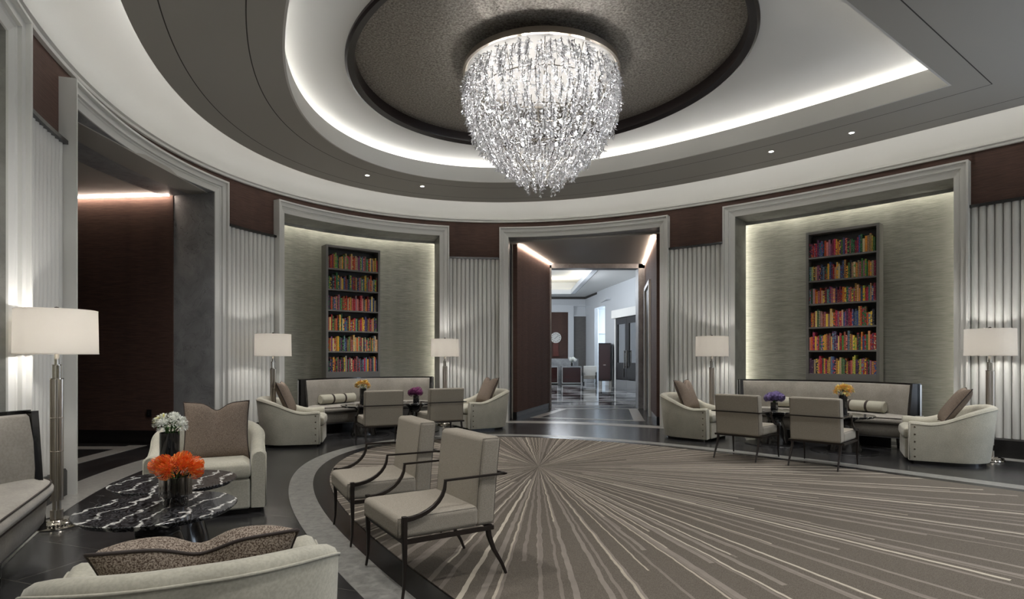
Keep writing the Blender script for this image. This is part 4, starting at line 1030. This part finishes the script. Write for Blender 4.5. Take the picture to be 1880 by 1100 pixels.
def white_bloom(t, d, r_, k):
    b = MB()
    for i in range(26):
        v = (d*1.0+rdir(r_)*.95).normalized(); petal(b, v*.012, v, r_.uniform(.035, .06), .014, .3)
        b2 = v*.04
        for j in range(3): petal(b, b2, (v+rdir(r_)*.8), .022, .010, .3)
    b.build('petals', M['petal_white'], t)
    if k in (1, 4):
        b = MB()
        for i in range(14): v = (d+rdir(r_)*.6).normalized(); petal(b, v*.03, v, .03, .010)
        b.build('yellow_petals', M['petal_lemon'], t)
    b = MB()
    for i in range(5): v = (rdir(r_)-d*.9).normalized(); petal(b, (0, 0, -.01), v, .06, .018)
    b.build('leaf', M['green'], t)
def pin_bloom(t, d, r_, k):
    for mt, n in (('petal_or', 95), ('petal_or2', 45)):
        b = MB()
        for i in range(n):
            v = (d*.75+rdir(r_)).normalized()
            if v.dot(d) < -.35: continue
            e = v.cross(d).cross(v)
            tip = v*.062+d*.012; b.tube([v*.012, v*.05, tip+ (d-v)*.010], [.0013, .0011, .0017], 3, cap=False)
        b.build('styles', M[mt], t)
    b = MB(); b.lathe([(.001, -.02), (.014, -.008), (.017, .006), (.008, .018), (.001, .02)], 10); b.build('flower_head', M['petal_or'], t, smooth=True)
def hyd_bloom(mt):
    def f(t, d, r_, k):
        b = MB()
        for i in range(75):
            v = (d*.5+rdir(r_)).normalized(); c = v*.058
            a = v.orthogonal().normalized(); bb_ = v.cross(a); ph = r_.uniform(0, 6)
            for j in range(4):
                an = ph+j*pi/2; e = a*cos(an)+bb_*sin(an)
                i0 = [b.vert(c), b.vert(c+e*.010+v.cross(e)*.006+v*.003), b.vert(c+e*.017+v*.001), b.vert(c+e*.010-v.cross(e)*.006+v*.003)]; b.face(i0)
        b.build('florets', M[mt], t)
        b = MB(); b.lathe([(.001, -.045), (.035, -.03), (.05, 0), (.035, .035), (.001, .048)], 10); b.build('flower_head', M[mt], t, smooth=True)
    return f
def lily_bloom(t, d, r_, k):
    for mt, n in (('petal_yel', 12), ('petal_peach', 9), ('petal_lemon', 9)):
        b = MB()
        for i in range(n):
            v = (d*.9+rdir(r_)).normalized(); c = v*r_.uniform(.01, .035)
            for j in range(3): petal(b, c, (v+rdir(r_)*.55), r_.uniform(.04, .062), .018, .4)
        b.build('petals', M[mt], t)
    b = MB()
    for i in range(5): v = (rdir(r_)-d*.5).normalized(); petal(b, (0, 0, 0), v, .06, .012)
    b.build('leaf', M['green'], t)
# white flowers on the farther near table
vx, vy = -2.63, 4.52
vase('tall black cylinder vase on the farther marble table', (vx, vy, .4955), [(.001, 0), (.066, 0), (.068, .01), (.068, .335), (.064, .335), (.062, .02), (.001, .02)], M['gloss_black'], 'black vases')
blooms('white_flower', 'white spidery bloom in the tall black vase on the farther marble table', 'flower', 'white blooms in the black vase', (vx, vy, .86), .085, 9, white_bloom, flat=.9)
# orange pincushions in the ribbed vase
ox, oy = -1.955, 3.42
b = MB(); seg = 96
def rr(r, z, d=.0): return [(r*(1+d*(abs(sin(12*pi*k/seg*1.0))-.5))*cos(2*pi*k/seg), r*(1+d*(abs(sin(12*pi*k/seg))-.5))*sin(2*pi*k/seg), z) for k in range(seg)]
b.grid([rr(.001, 0), rr(.062, 0), rr(.066, .008), rr(.066, .040), rr(.072, .05), rr(.084, .058, .07), rr(.086, .165, .07), rr(.080, .165, .03), rr(.076, .06, .03), rr(.058, .045), rr(.056, .02), rr(.001, .018)], close_v=True)
o = b.build('vase', M['smoke'], smooth=True, auto=50); o.location = (ox, oy, .5505); tag(o, 'ribbed smoked glass vase with orange flowers on the nearest marble table', 'vase')
blooms('pincushion_flower', 'orange pincushion flower in the ribbed vase', 'flower', 'orange pincushion flowers', (ox, oy, .735), .095, 9, pin_bloom, flat=.62)
# back sofa tables
v1 = [(.001, 0), (.05, 0), (.058, .02), (.06, .30), (.056, .30), (.052, .02), (.001, .015)]
vase('dark tall vase of yellow flowers before the back sofa', (T1[0]-.02, T1[1]+.02, .5505), v1, M['gloss_black'], 'black vases')
blooms('yellow_lily', 'yellow and peach bloom in the vase before the back sofa', 'flower', 'yellow blooms before the back sofa', (T1[0]-.02, T1[1]+.02, .88), .09, 6, lily_bloom, flat=.8)
vs = [(.001, 0), (.055, 0), (.06, .01), (.06, .13), (.055, .13), (.05, .02), (.001, .015)]
vase('small dark vase of magenta hydrangea before the back sofa', (T2[0]+.02, T2[1], .5505), vs, M['gloss_black'], 'black vases')
blooms('hydrangea_bloom', 'magenta hydrangea head in the small vase before the back sofa', 'flower', 'magenta hydrangea heads', (T2[0]+.02, T2[1], .72), .085, 5, hyd_bloom('petal_mag'), flat=.75)
vase('small dark square vase of violet hydrangea before the right-hand sofa', (T3[0]-.02, T3[1]-.02, .5505), vs, M['gloss_black'], 'black vases', seg=4)
blooms('hydrangea_bloom', 'violet hydrangea head in the small vase before the right-hand sofa', 'flower', 'violet hydrangea heads', (T3[0]-.02, T3[1]-.02, .725), .10, 6, hyd_bloom('petal_vio'), flat=.75)
vase('dark tall vase of yellow flowers before the right-hand sofa', (T4[0]-.02, T4[1], .5505), v1, M['gloss_black'], 'black vases')
blooms('yellow_lily', 'yellow and peach bloom in the vase before the right-hand sofa', 'flower', 'yellow blooms before the right-hand sofa', (T4[0]-.02, T4[1], .88), .10, 7, lily_bloom, flat=.8)
# ---------------------------------------------------------------- chandelier
cx_, cy_ = W(5.25, 0)
t = thing('chandelier', 'great crystal leaf chandelier hanging from the silver ceiling oval', 'chandelier', (cx_, cy_, 0))
b = MB(); b.lathe([(.78, 5.19), (.80, 5.11), (.97, 5.105), (.985, 5.10), (.99, 5.045), (1.0, 5.04), (1.0, 5.02), (.97, 5.015), (.95, 5.03)], 96); b.cur = 1; b.lathe([(.95, 5.03), (.001, 5.032)], 96); b.build('canopy', [M['nickel_brushed'], M['canopy_under']], t, smooth=True, auto=30)
b = MB()
for k in range(12):
    a = 2*pi*k/12; b.tube([(.9*cos(a), .9*sin(a), 5.04), (.55*cos(a), .55*sin(a), 4.2), (.1*cos(a), .1*sin(a), 3.7)], .006, 5)
for z, r in ((4.75, .80), (4.4, .62), (4.05, .40)): b.lathe([(r, z), (r+.008, z+.008), (r, z+.016), (r-.008, z+.008)], 48)
b.build('armature', M['nickel'], t)
for k in range(18):
    a = 2*pi*k/12+.2 if k < 12 else 2*pi*k/6; r, z = (.70, 4.66) if k < 12 else (.45, 4.28)
    b = MB(); b.lathe([(.001, z-.03), (.018, z-.02), (.022, z), (.01, z+.025), (.001, z+.03)], 8, c=(r*cos(a), r*sin(a))); b.build('light_bulb', M['bulb'], t, smooth=True)
    point((r*cos(a), r*sin(a), z), L_CHAND*(.95 if k < 12 else .55), (1, .97, .93), .05, t)
point((0, 0, 3.95), L_CHAND*.5, (1, .97, .93), .05, t)
PRF = [(5.02, .95), (4.97, .985), (4.86, 1.03), (4.72, 1.02), (4.55, .985), (4.40, .93), (4.25, .85), (4.08, .73), (3.92, .57), (3.80, .42), (3.70, .27), (3.63, .12)]
def prof_r(z):
    for (z0, r0), (z1, r1) in zip(PRF, PRF[1:]):
        if z <= z0 and z >= z1: return r0+(r1-r0)*(z0-z)/(z0-z1)
    return .1
rc = random.Random(5)
def strand_mesh(seed):
    r_ = random.Random(seed); b = MB(); P = [Vector((0, 0, 0))]
    x = Vector((0, .0, 0))
    for i in range(6): x = x+Vector((r_.uniform(-.012, .012), -.006+r_.uniform(-.012, .012), -.046)); P.append(x.copy())
    b.cur = 1; b.tube(P, [.005, .0045, .004, .0035, .003, .0025, .002], 3, cap=False); b.cur = 0
    for i in range(36):
        f = r_.uniform(.02, 1)*5.99; k = int(f); p = P[k].lerp(P[k+1], f-k)
        d = Vector((r_.uniform(-1, 1), r_.uniform(-1.1, .35), r_.uniform(-1.5, .15))).normalized(); L = r_.uniform(.038, .060); w = L*.40
        s_ = d.cross(Vector((r_.uniform(-1, 1), r_.uniform(-1, 1), r_.uniform(-1, 1)))).normalized(); n_v = d.cross(s_)
        q = p+d*.008; ids = [b.vert(q), b.vert(q+d*L*.45+s_*w/2), b.vert(q+d*L), b.vert(q+d*L*.45-s_*w/2), b.vert(q+d*L*.45+n_v*w*.22), b.vert(q+d*L*.45-n_v*w*.22)]
        for a_, c_ in ((0, 1), (1, 2), (2, 3), (3, 0)): b.face((ids[a_], ids[c_], ids[4])); b.face((ids[c_], ids[a_], ids[5]))
        if r_.random() < .6:
            b.cur = 1; b.tube([p, q+d*L*.4], .0022, 3, cap=False); b.cur = 0
    return b
SM = [strand_mesh(i) for i in range(8)]; SMM = []
for s_ in SM:
    me = bpy.data.meshes.new('crystal_strand'); me.from_pydata(s_.v, [], s_.f); me.materials.append(M['crystal']); me.materials.append(M['bronze'])
    for p, m_ in zip(me.polygons, s_.m): p.material_index = m_
    SMM.append(me)
slots = []
z = 5.02
while z > 3.64:
    r = prof_r(z); n = max(5, int(2*pi*r/(.135 if z < 4.85 else .105)))
    for k in range(n):
        a = 2*pi*(k+rc.random()*.6)/n+z*7; slots.append((r*rc.uniform(.90, .98), a, min(5.015, z-rc.uniform(0, .05)+.03)))
    z -= .088
cam_dir = Vector((0-cx_, 0-cy_, 0)).normalized()
for k in range(14):
    a = 2*pi*k/14; slots.append((.09+.09*(k % 2), a, 3.84-.05*(k % 3)))
slots.sort(key=lambda s_: -(Vector((cos(s_[1]), sin(s_[1]), 0)).dot(cam_dir)*s_[0]+(5-s_[2])*.1))
rest = MB()
for i, (r, a, z) in enumerate(slots):
    # local -y points outward; lean follows the belly
    zz = z-.25; sl = (prof_r(max(3.64, zz))-prof_r(min(5.0, z)))/.28; ln = math.atan(max(-1.5, min(.6, sl)))
    L = Matrix.Translation((r*cos(a), r*sin(a), z)) @ Matrix.Rotation(a+pi/2, 4, 'Z') @ Matrix.Rotation(-ln*.9, 4, 'X') @ Matrix.Scale(rc.uniform(.85, 1.1) if z > 3.9 else .6, 4)
    if i < 100:
        o = bpy.data.objects.new('crystal_strand', SMM[i % 8]); COL.objects.link(o); o.parent = t; o.matrix_local = L
    else:
        s_ = SM[i % 8]; base = len(rest.v); rest.v += [tuple(L @ Vector(v)) for v in s_.v]; rest.f += [tuple(q+base for q in f) for f in s_.f]; rest.m += s_.m
o = rest.build('crystal_strand', [M['crystal'], M['bronze']], t); o['kind'] = 'stuff'
# ---------------------------------------------------------------- downlights, then added fill spots
def downlight(s_, t_, z, label, grp, energy=L_DOWN, xy=None, ang=1.5):
    x, y = xy if xy else W(s_, t_)
    tt = thing('downlight', label, 'downlight', (x, y, z), None, grp)
    b = MB(); b.lathe([(.048, -.001), (.050, -.004), (.036, -.004), (.030, .0)], 24); b.build('trim_ring', M['cream'], tt, smooth=True)
    b = MB(); b.lathe([(.034, -.002), (.001, -.0025)], 24); b.build('lens', M['lens'], tt)
    spot((0, 0, -.03), energy, ang, parent=tt)
    return tt
downlight(1.14, -.58, ZS, 'small round downlight, leftmost in the grey soffit left of the chandelier', 'soffit downlights')
downlight(1.14, .52, ZS, 'small round downlight in the grey soffit, just left of the chandelier tip', 'soffit downlights')
downlight(6.11, 3.99, ZS, 'small round downlight in the soffit right of the chandelier, the farther of two', 'soffit downlights')
downlight(7.22, 4.18, ZS, 'small round downlight in the soffit on the right, the nearer of two', 'soffit downlights')
for s_, t_ in ((6.11, -3.99), (7.22, -4.18), (2.9, -2.9), (2.9, 2.9), (10.2, -3.6), (10.2, -1.2), (10.2, 1.2), (10.2, 3.6), (12.4, -3.6), (12.4, -1.2), (12.4, 1.2), (12.4, 3.6)):  # added fill spots without fixtures, most of them out of view
    x, y = W(s_, t_)
    l = spot((x, y, ZS-.03), L_DOWN*1.0, 2.2, r=.12)
# ---------------------------------------------------------------- small things
b = MB(); P = []
for i in range(15): a = i/14; P.append((6.72-.42*a, 8.05-.15*a+.04*sin(a*9), .012+.006*sin(a*14)))
b.tube(P, .006, 6); tag(b.build('power_cord', M['cord'], smooth=True), 'black power cord lying on the floor behind the right-hand club chair', 'cord')
b = MB(); b.box(-.04, -.012, .02, .04, 0, .14)
tt = thing('wall_outlet', 'dark outlet plate on the brown wall in the left passage', 'outlet', (-5.92, 9.60, .42)); o = b.build('cover_plate', M['black_base'], tt, bevel=.004)
b = MB(); b.box(-.018, -.016, .05, .018, -.011, .11); b.build('socket', M['cord'], tt)
# ---------------------------------------------------------------- lobby things
t = thing('reception_desk', 'dark red desk with a steel edge, under the lobby white flowers', 'desk', (3.18, 31.4, 0), None, 'reception desks')
b = MB(); b.box(-.48, 0, .08, .48, .6, .90); b.build('body', M['mahog'], t)
b = MB(); b.box(-.53, -.03, .05, -.48, .62, .95); b.box(.48, -.03, .05, .53, .62, .95); b.box(-.53, -.03, .05, .53, .62, .10); b.build('metal_edge', M['steel'], t)
b = MB(); b.box(-.54, -.04, .92, .54, .66, .97); b.build('desk_top', M['slate'], t)
b = MB(); b.box(-.5, .05, 0, .5, .55, .06); b.build('plinth', M['black_base'], t)
dup(t, (1.95, 31.6, .0), label='dark red desk with a steel edge below the clock in the far lobby')
b = MB(); b.box(1.2, 32.4, 0, 3.65, 32.6, 1.38); o = b.build('back_counter', M['slate']); tag(o, 'long slate counter rising behind the two lobby desks', 'counter')
t = thing('wall_clock', 'round white clock with black hour marks on the far lobby wall', 'clock', (2.62, 35.17, 2.63))
b = MB(); b.lathe([(.001, 0), (.30, 0), (.325, .03), (.315, .06), (.30, .05), (.001, .045)], 48); o = b.build('face', M['clockface'], t, smooth=True, auto=30); o.rotation_euler = (pi/2, 0, 0)
b = MB()
for k in range(12):
    a = 2*pi*k/12; b.T = Matrix.Rotation(a, 4, 'Y'); b.box(-.014, -.06, .20, .014, -.052, .265)
b.T = Matrix.Identity(4); b.build('hour_mark', M['cord'], t)
for a, L in ((radians(230), .13), (radians(48), .20)):
    b = MB(); b.T = Matrix.Rotation(a, 4, 'Y'); b.box(-.010, -.07, -.03, .010, -.062, L); b.T = Matrix.Identity(4); b.build('hand', M['bronze'], t)
b = MB(); b.box(-.16, -.05, -1.0, .16, .02, -.32); b.box(-.18, -.12, -1.12, .18, .02, -.98); b.build('pendulum_case', M['redwood'], t)
vx, vy = 3.22, 31.65
vase('glass vase of white hydrangea on the lobby desk', (vx, vy, .972), [(.001, 0), (.06, 0), (.08, .1), (.05, .2), (.045, .2), (.07, .1), (.001, .01)], M['smoke'], None)
blooms('white_hydrangea', 'white hydrangea head on the far lobby desk', 'flower', 'white hydrangea heads in the lobby', (vx, vy, 1.28), .19, 4, hyd_bloom('petal_white'), flat=.6)
for o in COL.objects:
    if o.name.startswith('white_hydrangea'): o.scale = (1.6, 1.6, 1.6)
    if o.name.startswith('hydrangea_bloom'): o.scale = (1.3, 1.3, 1.2)
# white armchair in the lobby
t = thing('lobby_armchair', 'white armchair with a dark frame beside the tall dark cabinet in the far lobby', 'armchair', (4.22, 31.9, 0), (-.2, -1))
b = MB(); b.box(-.32, -.32, .28, .32, .30, .48); b.build('seat', M['sofa_fab'], t, bevel=.03)
b = MB()
rows = [[(-.36, .22, z), (.36, .22, z), (.36, .36, z), (-.36, .36, z)] for z in (.28, .98)]; b.grid(rows, close_v=True, cap=True); b.build('backrest', M['clockface'], t, bevel=.03)
b = MB()
for s_ in (-1, 1):
    b = MB(); b.box(s_*.36-.03, -.34, .10, s_*.36+.03, .30, .66); b.build('arm', M['wood'], t, bevel=.02)
for x, y in ((-.34, -.3), (.34, -.3), (-.34, .3), (.34, .3)):
    b = MB(); b.box(x-.025, y-.025, 0, x+.025, y+.025, .12); b.build('leg', M['wood'], t)
# dark cabinet
t = thing('lobby_cabinet', 'tall glossy dark cabinet left of the double doors in the far lobby', 'cabinet', (4.55, 28.9, 0), (-.25, -1))
b = MB(); b.box(-.30, 0, .28, .30, .95, 2.15); b.build('body', M['wood'], t, bevel=.01)
b = MB(); b.box(-.27, -.02, .35, .27, 0, 2.08); dp = b.build('door_panel', M['mahog'], t)
b = MB(); b.box(-.06, -.04, 1.05, .06, -.02, 1.09); b.build('handle', M['nickel'], dp)
for x, y in ((-.25, .05), (.25, .05), (-.25, .9), (.25, .9)):
    b = MB(); b.box(x-.04, y-.04, 0, x+.04, y+.04, .28); b.build('leg', M['nickel'], t)
# double doors in their stone surround
p0, p1 = (4.82, 27.3), (5.38, 24.9); ln = hypot(p1[0]-p0[0], p1[1]-p0[1]); ex = ((p1[0]-p0[0])/ln, (p1[1]-p0[1])/ln)
rz = atan2(ex[1], ex[0])
t = bpy.data.objects.new('door_1', None); COL.objects.link(t); t.location = (p0[0], p0[1], 0); t.rotation_euler = (0, 0, rz); t['kind'] = 'structure'
b = MB(); b.box(-.12, -.02, 0, 0, .12, 3.4); b.box(ln, -.02, 0, ln+.12, .12, 3.4); b.box(-.25, -.12, 3.25, ln+.25, .2, 3.62); b.build('door_surround', M['clockface'], t)
b = MB(); b.box(-.12, .12, 0, ln+.12, .8, 3.6); b.build('door_backing', M['blackpaint'], t)
for k in range(2):
    x0 = ln/2*k; x1 = x0+ln/2-.01
    b = MB(); b.box(x0, 0, 0, x0+.2, .06, 3.25); b.box(x1-.2, 0, 0, x1, .06, 3.25); b.box(x0+.2, 0, 2.95, x1-.2, .06, 3.25); b.box(x0+.2, 0, .45, x1-.2, .06, 1.2); b.box(x0+.3, -.02, .55, x1-.3, 0, 1.05); lf = b.build('door_leaf', M['blackpaint'], t)
    b = MB(); b.box(x0+.2, .03, 1.2, x1-.2, .045, 2.95); b.build('glass_pane', M['pane'], lf)
    b = MB(); b.box(x0+.0, -.012, 0, x1, 0, .42); b.build('kick_plate', M['steel'], lf)
    hx = x1-.12 if k == 0 else x0+.12
    b = MB(); b.box(hx-.02, -.09, .95, hx+.02, -.06, 1.75); b.box(hx-.02, -.06, 1.0, hx+.02, 0, 1.03); b.box(hx-.02, -.06, 1.67, hx+.02, 0, 1.70); b.build('handle', M['nickel'], lf)
